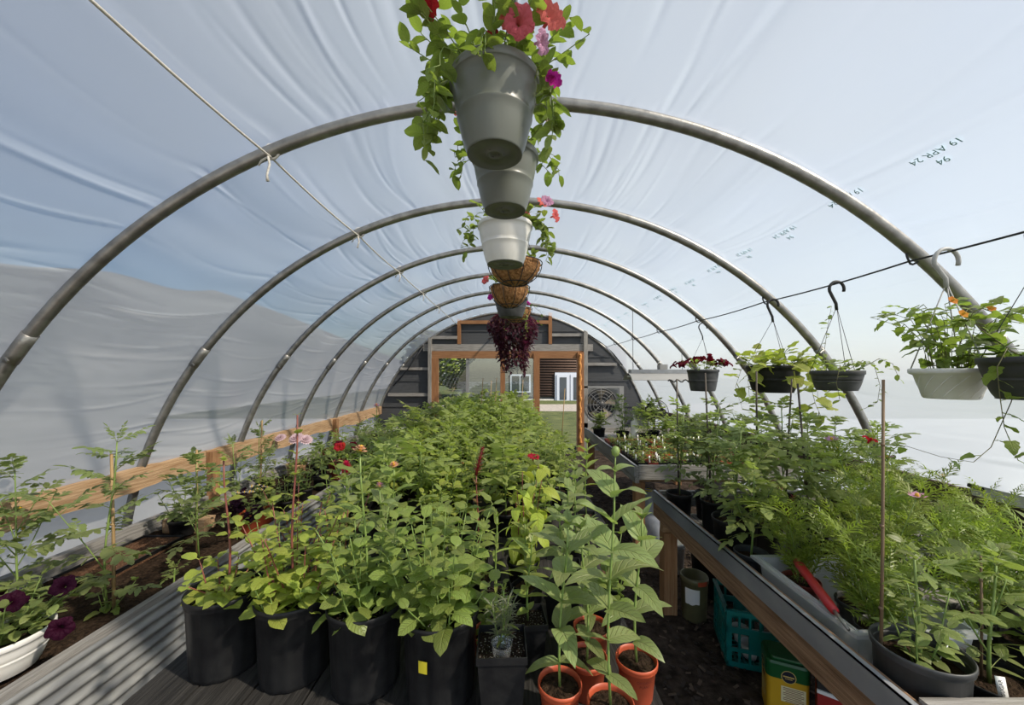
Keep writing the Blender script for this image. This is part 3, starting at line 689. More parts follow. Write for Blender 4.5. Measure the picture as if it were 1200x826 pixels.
def mound(r,R0,h,n,lf,sc,fl=None,nf=0,fls=1.,front=None,spread=1.0,trail=0,tl=.15,out_=None):
    """bushy mound filling a pot of radius R0: short stems, many leaves, flowers on top; trail = stems hanging over the rim"""
    out=[] ; ns=max(5,n//9); tips=[]
    for s in range(ns+trail):
        az=s*2.399+r.uniform(-.3,.3); ra=R0*math.sqrt((s%ns+.5)/ns)
        b=Vector((math.cos(az)*ra*.55,math.sin(az)*ra*.55,0))
        if s<ns:
            hh=h*r.uniform(.6,1.05)*(1.05-.35*ra/R0); P=spath(r,b,hh,spread*(ra/R0)*1.1,az)
        else:
            l_=tl*r.uniform(.6,1.3); d=Vector((math.cos(az),math.sin(az),0)); P=[d*R0*.5,d*R0*.85+Vector((0,0,.05)),d*R0*1.12+Vector((0,0,.045))]
            for q in range(1,6): P.append(d*(R0*1.14+.012*q)+Vector((r.uniform(-.012,.012),r.uniform(-.012,.012),.04-l_*q/5)))
        out.append(['stem',stemmesh(P,.0022,.0013,K['stem'],4),Matrix()]); tips.append(P[-1])
        kk=max(3,n//ns) if s<ns else 10
        for i in range(kk):
            t=.25+.75*i/(kk-1) if kk>1 else 1; p=interp(P,t); dn=0 if s<ns else -.5
            out.append(['leaf',r.choice(G[lf]),lm(p,az+r.uniform(-2.2,2.2),r.uniform(-.2,.9)+dn,sc*r.uniform(.7,1.2),r.uniform(-.4,.4))])
    cand=[t for t in tips[:ns]]
    for k in range(nf):
        if front and k<len(front): p,az,pi_=front[k]; p=Vector(p)
        else:
            az=r.uniform(0,6.28); q=R0*r.uniform(.3,1.25)*spread; p=Vector((math.cos(az)*q,math.sin(az)*q,h*r.uniform(.75,1.1)*(1.1-.3*q/R0))); pi_=r.uniform(.3,1.2)
        m_=Matrix.Translation(p)@Matrix.Rotation(az,4,'Z')@Matrix.Rotation(PI/2-pi_,4,'Y')@Matrix.Scale(fls,4)
        c=fl[k%len(fl)]; out.append(['flower',FL[c],m_])
    return out
def vines(r,R0,n,ln,lf,sc,rise=.06,sm='stem_b',step=.035,fl=None,pts=None):
    """trailing stems with alternate leaves; pts = explicit centre lines"""
    out=[]; lines=pts or []
    if not pts:
        for k in range(n):
            az=k*2.399+r.uniform(-.5,.5); d=Vector((math.cos(az),math.sin(az),0)); l_=ln*r.uniform(.45,1.2)
            P=[d*R0*.3,d*R0*.7+Vector((0,0,rise)),d*R0*1.12+Vector((0,0,rise*.8))]
            for q in range(1,7): P.append(d*(R0*1.18+.02*q*r.uniform(.3,1.5))+Vector((r.uniform(-.02,.02),r.uniform(-.02,.02),rise*.6-l_*q/6)))
            lines.append(P)
    for P in lines:
        P=[Vector(p) for p in P]; out.append(['vine',stemmesh(P,.002,.0011,K[sm],4),Matrix()])
        tot=sum((b-a).length for a,b in zip(P,P[1:])); cnt=max(3,int(tot/step))
        for i in range(cnt):
            t=.12+.88*i/(cnt-1); p=interp(P,t); out.append(['leaf',r.choice(G[lf]),lm(p,r.uniform(0,6.28),r.uniform(-.9,.5),sc*r.uniform(.6,1.15),r.uniform(-.5,.5))])
    return out
def shift(parts,m): return [[a,b,m@c]+e for a,b,c,*e in parts]
def merge(parts,names=('leaf','stem','flower','vine','flower_stalk','flower_bud','needle')):
    """leaves too small to pick apart: one foliage mesh per plant"""
    out=[]; m=M(); mats=[]; idx={}
    for nm,me,mx,*e in parts:
        if nm not in names: out.append([nm,me,mx]+e); continue
        V=np.zeros(len(me.vertices)*3); me.vertices.foreach_get('co',V); V=V.reshape(-1,3)
        U=np.zeros((len(V),2))
        if me.uv_layers:
            uv=np.zeros(len(me.loops)*2); me.uv_layers[0].data.foreach_get('uv',uv); li=np.zeros(len(me.loops),dtype=np.int32); me.loops.foreach_get('vertex_index',li); U[li]=uv.reshape(-1,2)
        base=[]
        for q in me.materials:
            if q.name not in idx: idx[q.name]=len(mats); mats.append(q)
            base.append(idx[q.name])
        m.add(V,[tuple(p.vertices) for p in me.polygons],[base[p.material_index] for p in me.polygons],U,mx)
    out.append(['foliage',m.mesh('foliage',mats),Matrix(),'stuff']); return out

# ------------------------------------------------------------------ pots
def pot(rt,rb,h,km,soil='soil',n=36,lip=.012,flute=0,sl=.03,thick=.004,bead=True,name='pot'):
    m=M(); md=(lambda i,a:1+.022*(1 if math.cos(a*flute)>.45 else 0)*(1 if 1<=i<=3 else 0)) if flute else None
    if flute: n=flute*6
    rl=rt-lip*.45
    prof=[(rb*.96,0),(rb,.004),(rb+(rl-rb)*.06,h*.06),(rl-.002,h-lip*1.9),(rl+.0035,h-lip*1.7),(rl+.0005,h-lip*1.3),(rt,h-lip*.9),(rt,h-.003),(rt-.002,h),(rt-thick,h),(rt-thick-.002,h-lip),(rl-thick-.002,h-sl-.012),(rb-thick,.008)]
    m.lathe(prof,n,0,None,md,c0=True,c1=True)
    me=m.mesh(name,K[km])
    s=M(); rs_=rl-thick-.001; V=[(0,0,0)]; rg=random.Random(rt*1000+h); Fc=[]
    for q in range(1,5):
        for j in range(16): a=2*PI*j/16; V.append((rs_*q/4*math.cos(a),rs_*q/4*math.sin(a),rg.uniform(-.004,.006) if q<4 else -.001))
    Fc=[(0,1+j,1+(j+1)%16) for j in range(16)]+[(1+(q-1)*16+j,1+q*16+j,1+q*16+(j+1)%16,1+(q-1)*16+(j+1)%16) for q in range(1,4) for j in range(16)]
    s.add(V,Fc); so_=s.mesh('soil',K[soil])
    return [['pot',me,Matrix()],['soil',so_,TR(0,0,h-sl)]]
def squarepot(w,wb,h,km,soil='perlite_soil',sl=.02):
    m=M(); t=.003; r=.006
    def ring(s,z): s/=2; return [(-s,-s,z),(s,-s,z),(s,s,z),(-s,s,z)]
    V=[]; prof=[(wb,0),(w-.008,h-.022),(w,h-.020),(w,h),(w-2*t,h),(w-2*t-.004,h-sl-.01),(wb-2*t,.006)]
    for s_,z in prof: V+=ring(s_,z)
    Fc=[(i*4+j,i*4+(j+1)%4,(i+1)*4+(j+1)%4,(i+1)*4+j) for i in range(len(prof)-1) for j in range(4)]+[(3,2,1,0),tuple((len(prof)-1)*4+j for j in range(4))]
    m.add(V,Fc); s=M(); q=(w-2*t-.003)/2; s.add([(-q,-q,0),(q,-q,0),(q,q,0),(-q,q,0)],[(0,1,2,3)])
    return [['pot',m.mesh('pot',K[km],False),Matrix()],['soil',s.mesh('soil',K[soil]),TR(0,0,h-sl)]]
def tagpart(p,az=0,h=.09,w=.016,tilt=.2,name='plant_tag',km='whitetag',sub=None):
    m=M(); m.add([(-w/2,-.0006,-.03),(w/2,-.0006,-.03),(w/2,-.0006,h),(-w/2,-.0006,h),(-w/2,.0006,-.03),(w/2,.0006,-.03),(w/2,.0006,h),(-w/2,.0006,h)],[(0,1,2,3),(7,6,5,4),(0,4,5,1),(3,2,6,7),(0,3,7,4),(1,5,6,2)])
    return [name,m.mesh(name,K[km]),Matrix.Translation(p)@Matrix.Rotation(az,4,'Z')@Matrix.Rotation(tilt,4,'X')]
def place(parts,name,label,cat,loc,rz=0,sc=1.,group=None,tilt=None):
    t=thing(name,label,cat,loc,rz,group,sc)
    own={}
    if tilt: t.rotation_euler=(tilt[0],tilt[1],rz)
    for q in parts:
        nm,me,mx=q[:3]; o=obj(nm,me,t,mx)
        if len(q)>3 and q[3]: o['kind']=q[3]
        if len(q)>4 and q[4]: o['label']=q[4]
        own.setdefault(nm,(o,mx))
        up_={'drain_plate':'pot','drain_hole':'pot','sticker':'pot','swirl_rib':'pot','flower_bud':'flower_stalk','wire_frame':'coir_liner'}.get(nm)
        if up_ in own: o.parent=own[up_][0]; o.matrix_local=own[up_][1].inverted()@mx
    return t

# ------------------------------------------------------------------ outside, seen through the door
BY=24.0
K['siding']=woodmat('brown_log_siding',(.023,.013,.009),(.05,.029,.019),0); K['sidegrey']=mat('grey_green_siding',(.029,.033,.031),.8,(.041,.045,.041),6); K['found']=mat('pale_concrete',(.15,.15,.14),.9,(.2,.2,.19),5)
K['gravel']=mat('pale_gravel',(.046,.042,.036),.95,(.09,.08,.071),6,None,0,.5,60); K['darkglass']=mat('dark_window_glass',(.02,.025,.03),.08)
def bx_(u): return (u-600)*BY/F
def bz_(v): return CZ-(v-HV)*BY/F
hb=thing('log_house','brown boarded house with white double doors beyond the doorway','building',(3,BY,0))
def hpart(name,u0,u1,v0,v1,km,y0,y1,par=None):
    m=M(); m.box(bx_(u0)-3,bx_(u1)-3,y0,y1,bz_(v1),bz_(v0)); return m.build(name,K[km],par or hb)
for i in range(19):
    z=.30+i*.165; m=M(); m.tube([(bx_(627)-3,0,z),(4.2,0,z)],.088,8); m.build('siding_board',K['siding'],hb,True)
for i in range(19):
    z=.30+i*.165; m=M(); m.box(-3-2.9,bx_(627)-3,.0,.03,z-.08,z+.075,0); m.build('siding_board',K['sidegrey'],hb)
hpart('wall',560,733,405,473,'sidegrey',.06,5.); hpart('foundation',560,733,467.5,470.5,'found',-.12,.05)
dd=hpart('door_frame',650,695,436.5,473.5,'sidingwhite',-.16,-.06)
for a,b in ((653,666),(669,682)):
    q=hpart('door_leaf',a-1,b+1,439,472,'sidingwhite',-.2,-.14); m=M(); m.box(bx_(a+2.6)-3,bx_(b-2.6)-3,-.215,-.2,bz_(468),bz_(442)); m.build('pane',K['darkglass'],q)
wf=hpart('window',598,622,438.5,460,'sidingwhite',-.05,.02)
for a,b in ((600,608.8),(610.4,620)):
    m=M(); m.box(bx_(a)-3,bx_(b)-3,-.065,-.05,bz_(458),bz_(440.5)); m.build('pane',K['darkglass'],wf)
m=M(); m.add([(-6,17.5,-.012),(14,16.5,-.012),(14,21.5,-.012),(-6,20.5,-.012)],[(0,1,2,3)]); m.build('gravel_drive',K['gravel'],label='pale gravel drive in front of the house',cat='drive')
L['tree']=leafmat('tree_leaf',(.07,.105,.02),(.18,.25,.03),vein=0); K['bark']=mat('tree_bark',(.08,.06,.045),.9,(.14,.11,.09),9)
def tree(loc,h,rad,seed,lb,nl=2600,ls=1.):
    r=random.Random(seed); t=thing('tree',lb,'tree',loc,0,'trees outside the end wall'); m=M(); m.tube([(0,0,-.05),(.1,0,h*.4),(0,.1,h*.85)],[h*.03,h*.022,h*.006],8)
    for k in range(7):
        a=k*2.4; z0=h*(.25+.08*k); m.tube([(0,0,z0),(rad*.4*math.cos(a),rad*.4*math.sin(a),z0+h*.1),(rad*.8*math.cos(a),rad*.8*math.sin(a),z0+h*.16)],[h*.01,h*.007,h*.003],6)
    m.build('trunk',K['bark'],t,True)
    m=M()
    for i in range(nl):
        a=r.uniform(0,6.28); cz=r.uniform(.05,1); q=rad*math.sqrt(r.random())*math.sin(PI*(.12+.8*cz))*1.05; p=(q*math.cos(a),q*math.sin(a),h*(.08+.92*cz)); s=r.uniform(.10,.22)*ls
        m.add([(-s,-s*.5,0),(s,-s*.5,0),(s*1.2,s*.4,.03),(-s,s*.5,0)],[(0,1,2,3)],0,None,Matrix.Translation(p)@Matrix.Rotation(r.uniform(0,6.3),4,'Z')@Matrix.Rotation(r.uniform(-1.2,1.2),4,'X'))
    m.build('crown',L['tree'],t,kind='stuff'); 
for i,(x,y,h,rd,lb) in enumerate([(-3.6,28,4.4,2.0,'leafy green tree seen through the left glass panel'),(-6.8,32,5.2,2.4,'tall tree behind, at the left edge of the glass panel'),(-1.4,36,4.6,2.2,'far tree standing beside the house corner')]): tree((x,y,0),h,rd,i,lb)

# ------------------------------------------------------------------ raised bed on the left
BX0,BX1,BYa,BYb,BZ=-2.84,-1.92,.25,8.1,.50
bed=thing('raised_bed','long raised bed with corrugated metal side along the left wall','planter',((BX0+BX1)/2,0,0))
ox=-(BX0+BX1)/2
m=M(); zs=np.linspace(.01,.475,90); V=[]
ysb=np.linspace(BYa,BYb,24)
for y in ysb:
    for z in zs: V.append((BX1+ox+.010*math.sin(z*2*PI/.062)+.004*math.sin(y*1.7),y,z))
nz=len(zs); m.add(V,[(i*nz+j,(i+1)*nz+j,(i+1)*nz+j+1,i*nz+j+1) for i in range(len(ysb)-1) for j in range(nz-1)]); m.build('corrugated_side',K['corr'],bed,True)
for a,b in ((BYa,2.6),(2.605,5.2),(5.205,BYb)):
    m=M(); m.box(BX1+ox-.034,BX1+ox+.004,a,b,.468,BZ); m.build('top_rail',K['grey_y'],bed)
m=M(); m.box(BX0+ox-.05,BX0+ox,BYa,BYb,.30,.56); m.build('back_board',K['grey_y'],bed)
m=M(); m.box(BX0+ox-.05,BX1+ox,BYb,BYb+.04,0,.50); m.build('end_board',K['grey_x'],bed)
nx,ny=24,120; V=[]; rg=np.random.default_rng(3)
for j in range(ny):
    for i in range(nx):
        V.append((BX0+ox+(BX1-BX0-.034)*i/(nx-1),BYa+(BYb-BYa)*j/(ny-1),.435+rg.uniform(-.007,.009)+.012*math.sin(j*.5+i*.4)))
m=M(); m.add(V,[(j*nx+i,j*nx+i+1,(j+1)*nx+i+1,(j+1)*nx+i) for j in range(ny-1) for i in range(nx-1)]); m.build('soil',K['soil'],bed,True)
SZ=.437
# seed flat lying on the bed
fl=thing('seed_flat','shallow black seed flat of brown bark mix lying on the bed','tray',(-2.60,2.56,SZ),.03)
m=M(); w,l_,h=.15,.29,.055
def openbox(m,w,l,h,t,fl=.0,mi=0):
    pr=[(w-fl,l-fl,0),(w,l,h-.004),(w+.006,l+.006,h-.003),(w+.006,l+.006,h),(w-t,l-t,h),(w-fl-t,l-fl-t,.004)]
    V=[]
    for a,b,z in pr: V+=[(-a,-b,z),(a,-b,z),(a,b,z),(-a,b,z)]
    m.add(V,[(i*4+j,i*4+(j+1)%4,(i+1)*4+(j+1)%4,(i+1)*4+j) for i in range(len(pr)-1) for j in range(4)]+[(3,2,1,0),tuple((len(pr)-1)*4+j for j in range(4))],mi)
openbox(m,w,l_,h,.004,.012); m.build('tray_body',K['black'],fl)
m=M(); m.box(-w+.006,w-.006,-l_+.006,l_-.006,.01,.043); m.build('soil',K['chipsoil'],fl)
# boards lying in the bed
m=M(); m.box(-2.42,-1.965,1.28,1.50,SZ-.005,SZ+.022); m.build('scrap_board',K['wood_x'],label='reddish scrap board under the white petunia pot on the bed',cat='board')
m=M(); m.box(-2.78,-2.45,3.02,3.14,SZ-.003,SZ+.10); m.build('timber_offcut',K['wood_x'],label='short pale timber offcut at the back of the bed',cat='board')
# pale lidded tote at the far end of the bed
t=thing('storage_tote','pale grey lidded tote at the far end of the left bed','box',(-2.19,7.55,SZ))
m=M(); openbox(m,.24,.17,.15,.004,.02); m.build('tub',K['conduit'],t); m=M(); m.box(-.255,.255,-.185,.185,.145,.175); m.box(-.2,.2,-.14,.14,.175,.183); m.build('lid',K['white'],t)

# ------------------------------------------------------------------ centre tables
TZ=.72
def table(name,lb,x0,x1,y0,y1,z,n,km='grey_y'):
    t=thing(name,lb,'table',((x0+x1)/2,(y0+y1)/2,0)); cx,cy=(x0+x1)/2,(y0+y1)/2; w=(x1-x0)/n
    for i in range(n):
        m=M(); a=x0+i*w-cx; m.box(a+.004,a+w-.004,y0-cy,y1-cy,z-.03,z); m.build('plank',K[km],t)
    for y in (y0+.10,(y0+y1)/2,y1-.10):
        m=M(); m.box(x0-cx+.02,x1-cx-.02,y-cy-.04,y-cy+.04,z-.12,z-.031); m.build('bearer',K['grey_x'],t)
        for x in (x0+.08,x1-.08): m=M(); m.box(x-cx-.04,x-cx+.04,y-cy-.039,y-cy+.039,.002,z-.121); m.build('leg',K['wood_z'],t)
    return t
K['darktop']=woodmat('dark_table_boards',(.014,.013,.012),(.045,.042,.038),1)  # dark streaked board colour across the table tops
table('plant_table','low dark board table carrying the row of black pots in front',-1.17,.455,.98,2.16,TZ,9,'darktop')
table('plant_table','long low table under the dense middle rows of plants',-1.17,.62,2.2,6.7,TZ,10,'darktop')

# ------------------------------------------------------------------ right benches
def bench(lb,x0,x1,y0,y1,zl,lip,beamh,deck,km,lipk):
    t=thing('potting_bench',lb,'bench',(x0,y0,0)); ox,oy=-x0,-y0
    def P(name,a,b,c,d,e,f,k): m=M(); m.box(a+ox,b+ox,c+oy,d+oy,e,f); return m.build(name,K[k],t)
    # edge sheet folded over the frame
    m=M(); m.box(x0+ox,x0+ox+.006,0,y1-y0,zl-lip,zl); m.box(x0+ox,x0+ox+.022,0,y1-y0,zl-.004,zl); m.build('edge_sheet',K[lipk],t)
    P('front_beam',x0+.007,x0+.045,y0,y1,zl-lip-beamh,zl-lip-.002,km); P('front_beam',x0+.008,x0+.045,y0+.002,y1-.002,zl-lip,zl-.012,km)
    P('end_board',x0+.046,x1,y0,y0+.03,zl-lip-.03,zl,'grey_x'); P('end_board',x0+.046,x1,y1-.03,y1,zl-lip-.03,zl,'grey_x')
    P('back_beam',x1-.04,x1,y0+.031,y1-.031,zl-lip-beamh,zl,'shadewood_y')
    n=8; w=(x1-x0-.09)/n
    for i in range(n): P('deck_plank',x0+.047+i*w,x0+.047+(i+1)*w-.008,y0+.032,y1-.032,deck-.025,deck,'grey_y')
    for y in (y0+.16,y1-.05):
        P('joist',x0+.046,x1-.041,y-.03,y+.03,deck-.115,deck-.026,'wood_x')
        P('leg',x0+.05,x0+.14,y-.045,y+.045,.002,deck-.116,'wood_z'); P('leg',x1-.14,x1-.05,y-.045,y+.045,.002,deck-.116,'wood_z')
    return t
DK=.70
bench('near bench with zinc edge and rough beam along the right side',1.02,2.78,.965,2.76,.86,.08,.10,DK,'beam','lip')
D2=.80
bench('far bench of seedling pots before the exhaust fan',1.11,2.62,3.45,5.85,.87,.10,.06,D2,'grey_y','lip')

# ------------------------------------------------------------------ things under the bench
K['teal']=mat('teal_crate_plastic',(.0,.125,.115),.4,(.0,.16,.145),8)
ct=thing('milk_crate','teal plastic lattice milk crate under the near bench','crate',(1.47,2.33,0),-.30)
h=.335; w=.175
for k,(ang) in enumerate((0,PI/2,PI,3*PI/2)):
    m=M()
    for z0,z1 in ((0.004,.035),(.095,.115),(.20,.235),(h-.035,h)): m.box(-w,w,-w,-w+.012,z0,z1)
    for x in np.linspace(-w+.014,w-.014,7): m.box(x-.014 if abs(x)>w-.03 else x-.006,x+.014 if abs(x)>w-.03 else x+.006,-w+.001,-w+.011,.004,h)
    m.box(-w,w,-w-.008,-w,h-.02,h-.004)
    m.box(-.05,.05,-w+.002,-w+.010,.11,.20)
    ob=m.build('lattice_side',K['teal'],ct); ob.matrix_local=Matrix.Rotation(ang,4,'Z')
m=M()
for x in np.linspace(-w+.02,w-.02,8): m.box(x-.006,x+.006,-w,w,.004,.012); m.box(-w,w,x-.006,x+.006,.005,.011)
m.build('lattice_base',K['teal'],ct)
# papers and small pots inside the crate
for i,(x,y,s) in enumerate(((-.05,-.06,.05),(.06,.03,.045),(-.02,.08,.05),(.09,-.08,.04))):
    m=M(); m.lathe([(s*.7,0),(s,s*1.7),(s*.94,s*1.7),(s*.65,.006)],14,c0=True,c1=True); o=m.build('small_pot',K['white'],None,True,label='small white pot inside the milk crate, %s'%('front left','right of centre','towards the back','front right')[i],cat='pot',group='white pots in the milk crate'); o.location=(1.47+x,2.33+y,.014)
# olive pail with white label
pl=thing('olive_pail','olive plastic pail with torn white label and red sticker beside the crate','bucket',(1.275,2.66,0))
K['olive']=mat('olive_plastic',(.17,.16,.075),.4,(.11,.10,.05),6)
m=M(); m.lathe([(.075,0),(.08,.006),(.088,.26),(.093,.262),(.093,.29),(.088,.30),(.082,.30),(.078,.02)],28,c0=True,c1=True); m.build('pail_body',K['olive'],pl,True)
def wrap(r0,r1,z0,z1,a0,a1,n=8,jag=0,seed=0):
    m=M(); V=[]; rg=random.Random(seed)
    for i in range(n+1):
        a=a0+(a1-a0)*i/n; dz=rg.uniform(-jag,jag)
        V+=[(r0*math.cos(a),r0*math.sin(a),z0+dz),(r1*math.cos(a),r1*math.sin(a),z1)]
    m.add(V,[(i*2,i*2+2,i*2+3,i*2+1) for i in range(n)]); return m
wrap(.0848,.0882,.13,.235,-2.7,-1.6,8,.007,4).build('paper_label',K['whitetag'],pl); wrap(.094,.094,.262,.292,-1.75,-1.0).build('red_sticker',K['terra'],pl)
# white bucket
wbk=thing('white_bucket','white plastic bucket in the gap between the two benches','bucket',(1.40,3.28,0))
m=M(); m.lathe([(.07,0),(.075,.006),(.086,.235),(.094,.237),(.094,.26),(.088,.262),(.082,.25),(.07,.02)],24,c0=True,c1=True); m.build('bucket_body',K['white'],wbk,True)
m=M(); m.tube([(.094*math.cos(a),.094*math.sin(a)-.0,.245-.02*abs(math.sin(a))) for a in np.linspace(PI,2*PI,12)],.002,5); m.build('handle',K['steel'],wbk,True)
# dark bin and grey bag
m=M(); m.lathe([(.17,0),(.18,.01),(.21,.46),(.22,.46),(.22,.50),(.2,.50),(.17,.03)],24,c0=True,c1=True); o=m.build('dark_bin',K['black'],None,True,label='tall black bin in shadow behind the olive pail',cat='bin'); o.location=(1.62,2.98,0)
bg=thing('feed_sack','slumped blue grey sack under the far bench end','sack',(1.36,3.78,0)); K['sack']=mat('blue_grey_woven_plastic',(.24,.27,.33),.6,(.32,.35,.40),9,None,0,.3,14); 
m=M(); m.lathe([(.14,0),(.17,.05),(.165,.30),(.13,.45),(.05,.53),(.03,.56)],20,0,None,lambda i,a:1+.08*math.sin(3*a+i)); m.build('sack_body',K['sack'],bg,True); m=M(); m.tube([(.035*math.cos(a),.035*math.sin(a),.545) for a in np.linspace(0,6.28,12)],.008,6); m.build('tie',K['yellow'],bg,True)
# fertiliser tub: yellow body, green lid, dark round badges
K['yel']=mat('fertiliser_yellow',(.62,.36,.02),.35,(.55,.32,.02),6); K['lid']=mat('fertiliser_green',(.008,.085,.022),.35); K['navy']=mat('dark_badge',(.012,.013,.03),.4); K['gold']=mat('gold_print',(.65,.5,.15),.5); K['pale']=mat('pale_print',(.75,.68,.40),.5); K['reddark']=mat('dark_red_print',(.18,.03,.02),.5)
fb=thing('fertiliser_tub','yellow fertiliser tub with green lid and dark round badges','tub',(1.385,1.93,0),-.42)
def rbox(m,w,d,z0,z1,r=.03,n=5,top=0,mi=0,cap=True):
    V=[]; ring=[]
    for cx,cy,a0 in ((w-r,d-r,0),(-w+r,d-r,PI/2),(-w+r,-d+r,PI),(w-r,-d+r,3*PI/2)):
        for i in range(n): a=a0+PI/2*i/(n-1); ring.append((cx+r*math.cos(a),cy+r*math.sin(a)))
    k=len(ring)
    pr=[(1,z0),(1,z1-top),(1-top*4,z1)] if top else [(1,z0),(1,z1)]
    for s,z in pr: V+=[(x*s,y*s,z) for x,y in ring]
    Fc=[(i*k+j,i*k+(j+1)%k,(i+1)*k+(j+1)%k,(i+1)*k+j) for i in range(len(pr)-1) for j in range(k)]
    Fc+=[tuple(range(k))[::-1],tuple((len(pr)-1)*k+j for j in range(k))]; m.add(V,Fc,mi)
fw,fd=.088,.078
m=M(); rbox(m,fw,fd,0,.225,.022); m.build('tub_body',K['yel'],fb)
m=M(); rbox(m,fw+.004,fd+.004,.205,.285,.026,5,.012); rbox(m,fw*.82,fd*.82,.284,.297,.02,5,.006); m.build('lid',K['lid'],fb)
def disc(m,c,r,nrm,mi=0,n=24,off=0):
    # flat round print standing 0.5 mm proud of a vertical face
    ax=Vector(nrm); s=Vector((0,0,1)).cross(ax).normalized(); c=Vector(c)+ax*off
    m.add([c]+[c+s*(r*math.cos(2*PI*j/n))+Vector((0,0,r*math.sin(2*PI*j/n))) for j in range(n)],[(0,1+j,1+(j+1)%n) for j in range(n)],mi)
def quadprint(m,c,w,h,nrm,mi=0,off=0.0):
    ax=Vector(nrm); s=Vector((0,0,1)).cross(ax).normalized()*w/2; z=Vector((0,0,h/2)); c=Vector(c)+ax*off
    m.add([c-s-z,c+s-z,c+s+z,c-s+z],[(0,1,2,3)],mi)
for nm,ax,hw in (('front',(0,-1,0),fd+.0045),('side',(-1,0,0),fw+.0045)):
    A=Vector(ax); m=M(); c=A*hw+Vector((0,0,.222)); disc(m,c,.031,ax,1,off=.0003); disc(m,c,.028,ax,0,off=.0008); quadprint(m,c+Vector((0,0,.002)),.046,.006,ax,1,.0013); quadprint(m,c+Vector((0,0,-.008)),.03,.003,ax,1,.0013)
    m.build('badge',[K['navy'],K['gold']],fb)
    m=M(); b=A*(hw-.004)
    if nm=='front':
        quadprint(m,b+Vector((.02,0,.135)),.10,.075,ax,1,.0004)
        for i in range(9): quadprint(m,b+Vector((.02,0,.165-i*.008)),.085-.02*(i%3==2),.003,ax,0,.0008)
        quadprint(m,b+Vector((.02,0,.05)),.09,.05,ax,2,.0004)
    else:
        quadprint(m,b+Vector((0,0,.165)),.05,.022,ax,3,.0004); 
        for i in range(4): quadprint(m,b+Vector((0,.01*(i%2),.125-i*.02)),.09-.02*(i%2),.008,ax,1,.0004)
    m.build('printed_panel',[K['reddark'],K['pale'],K['gold'],K['reddark']],fb)
# red box with white lettering
K['redbox']=mat('red_carton',(.36,.025,.02),.5,(.28,.02,.018),7); K['blackbox']=mat('black_carton',(.02,.02,.02),.5); K['cream']=mat('cream_lettering',(.70,.64,.45),.6); K['goldtxt']=mat('gold_lettering',(.55,.30,.06),.6)
rb_=thing('red_carton','red carton with cream lettering beside the fertiliser tub','box',(1.555,1.765,0),-.62)
m=M(); m.box(-.11,.11,-.075,.075,.0,.235,0); m.build('carton',K['redbox'],rb_)
m=M(); m.box(-.11,.11,-.075,.075,.2355,.30,0); m.build('sleeve',K['blackbox'],rb_); m=M(); m.box(-.112,.112,-.082,-.0755,.226,.242); m.build('white_strip',K['whitetag'],rb_)
for tx,z,sz,k in (('ndly',.268,.058,'cream'),('OLD',.165,.05,'goldtxt')):
    tmx=textmesh(tx,sz); tmx.materials.append(K[k]); obj('lettering',tmx,rb_,Matrix.Translation((-.01,-.0762,z))@Matrix.Rotation(PI/2,4,'X'))

# ------------------------------------------------------------------ things on the near bench that are not plants
tb=thing('clear_tote','clear plastic tote with flared rim on the near bench','box',(1.31,1.475,DK+.002),0)
m=M(); openbox(m,.19,.245,.175,.003,.018)
V=[];pr=[(.19,.245,.172),(.214,.268,.174),(.216,.270,.162),(.2135,.2675,.162)]
for a,b,z in pr: V+=[(-a,-b,z),(a,-b,z),(a,b,z),(-a,b,z)]
m.add(V,[(i*4+j,i*4+(j+1)%4,(i+1)*4+(j+1)%4,(i+1)*4+j) for i in range(3) for j in range(4)]); m.build('tub',K['clear'],tb)
K['redtube']=mat('red_tool_handle',(.42,.02,.025),.35)
a=at(934,658,1.60); b=at(978,716,1.30)
tl=thing('red_trowel','red handled trowel leaning in the clear tote','tool',(b.x,b.y,b.z)); m=M()
A=Vector(a)-Vector(b); m.tube([Vector((0,0,0)),A*.15,A*.5,A*.9,A],[.014,.017,.0165,.018,.014],12); m.build('handle',K['redtube'],tl,True); m=M(); m.tube([-A.normalized()*.09,-A.normalized()*.0],[.005,.006],8); V=[]; 
m.build('shank',K['steel'],tl,True)
# white tray leaning on the right hip board
K['traywhite']=mat('grey_white_tray',(.55,.56,.52),.5)
c=at(1190,597,2.06)
lt=thing('leaning_tray','pale plastic tray propped on the right hip board','tray',(2.74,2.03,.985),0); lt.rotation_euler=(0,.25,0)
m=M(); openbox(m,.11,.17,.06,.004,.015); m.build('tray_body',K['traywhite'],lt)
m=M(); m.tube([(-.17,.12,.05),(-.05,.1,.045)],.012,8); m.build('peg',K['black'],lt,True)

# ------------------------------------------------------------------ far bench fittings
gl=thing('grow_light','grey fluorescent grow light hung over the far bench','lamp',(1.95,5.0,1.62))
m=M(); V=[]; pr=[(-.20,.0),(-.14,.055),(-.05,.085),(.05,.085),(.14,.055),(.20,.0)]
for x in (-.43,.43): V+=[(x,y,z) for y,z in pr]
m.add(V,[(i,i+1,i+7,i+6) for i in range(5)]); V2=[(x,y,z-.004) for x,y,z in V]; m.add(V2,[(i+6,i+7,i+1,i) for i in range(5)]); m.build('reflector',K['conduit'],gl)
m=M(); m.box(-.40,.40,-.06,.06,.086,.135); m.build('ballast_box',K['lip'],gl); m=M(); m.box(-.02,.08,-.05,.05,.136,.20); m.build('junction_box',K['conduit'],gl)
for y in (-.07,.07): m=M(); m.tube([(-.41,y,.045),(.41,y,.045)],.013,8); m.build('tube_lamp',K['white'],gl,True)
for x in (-.33,.33):
    zt=math.sqrt((R-.03)**2-(1.95+x)**2)-1.62; m=M(); m.tube([(x,.08,.135),(x,.10,zt)],.004,5); m.build('chain',K['wire'],gl,True)
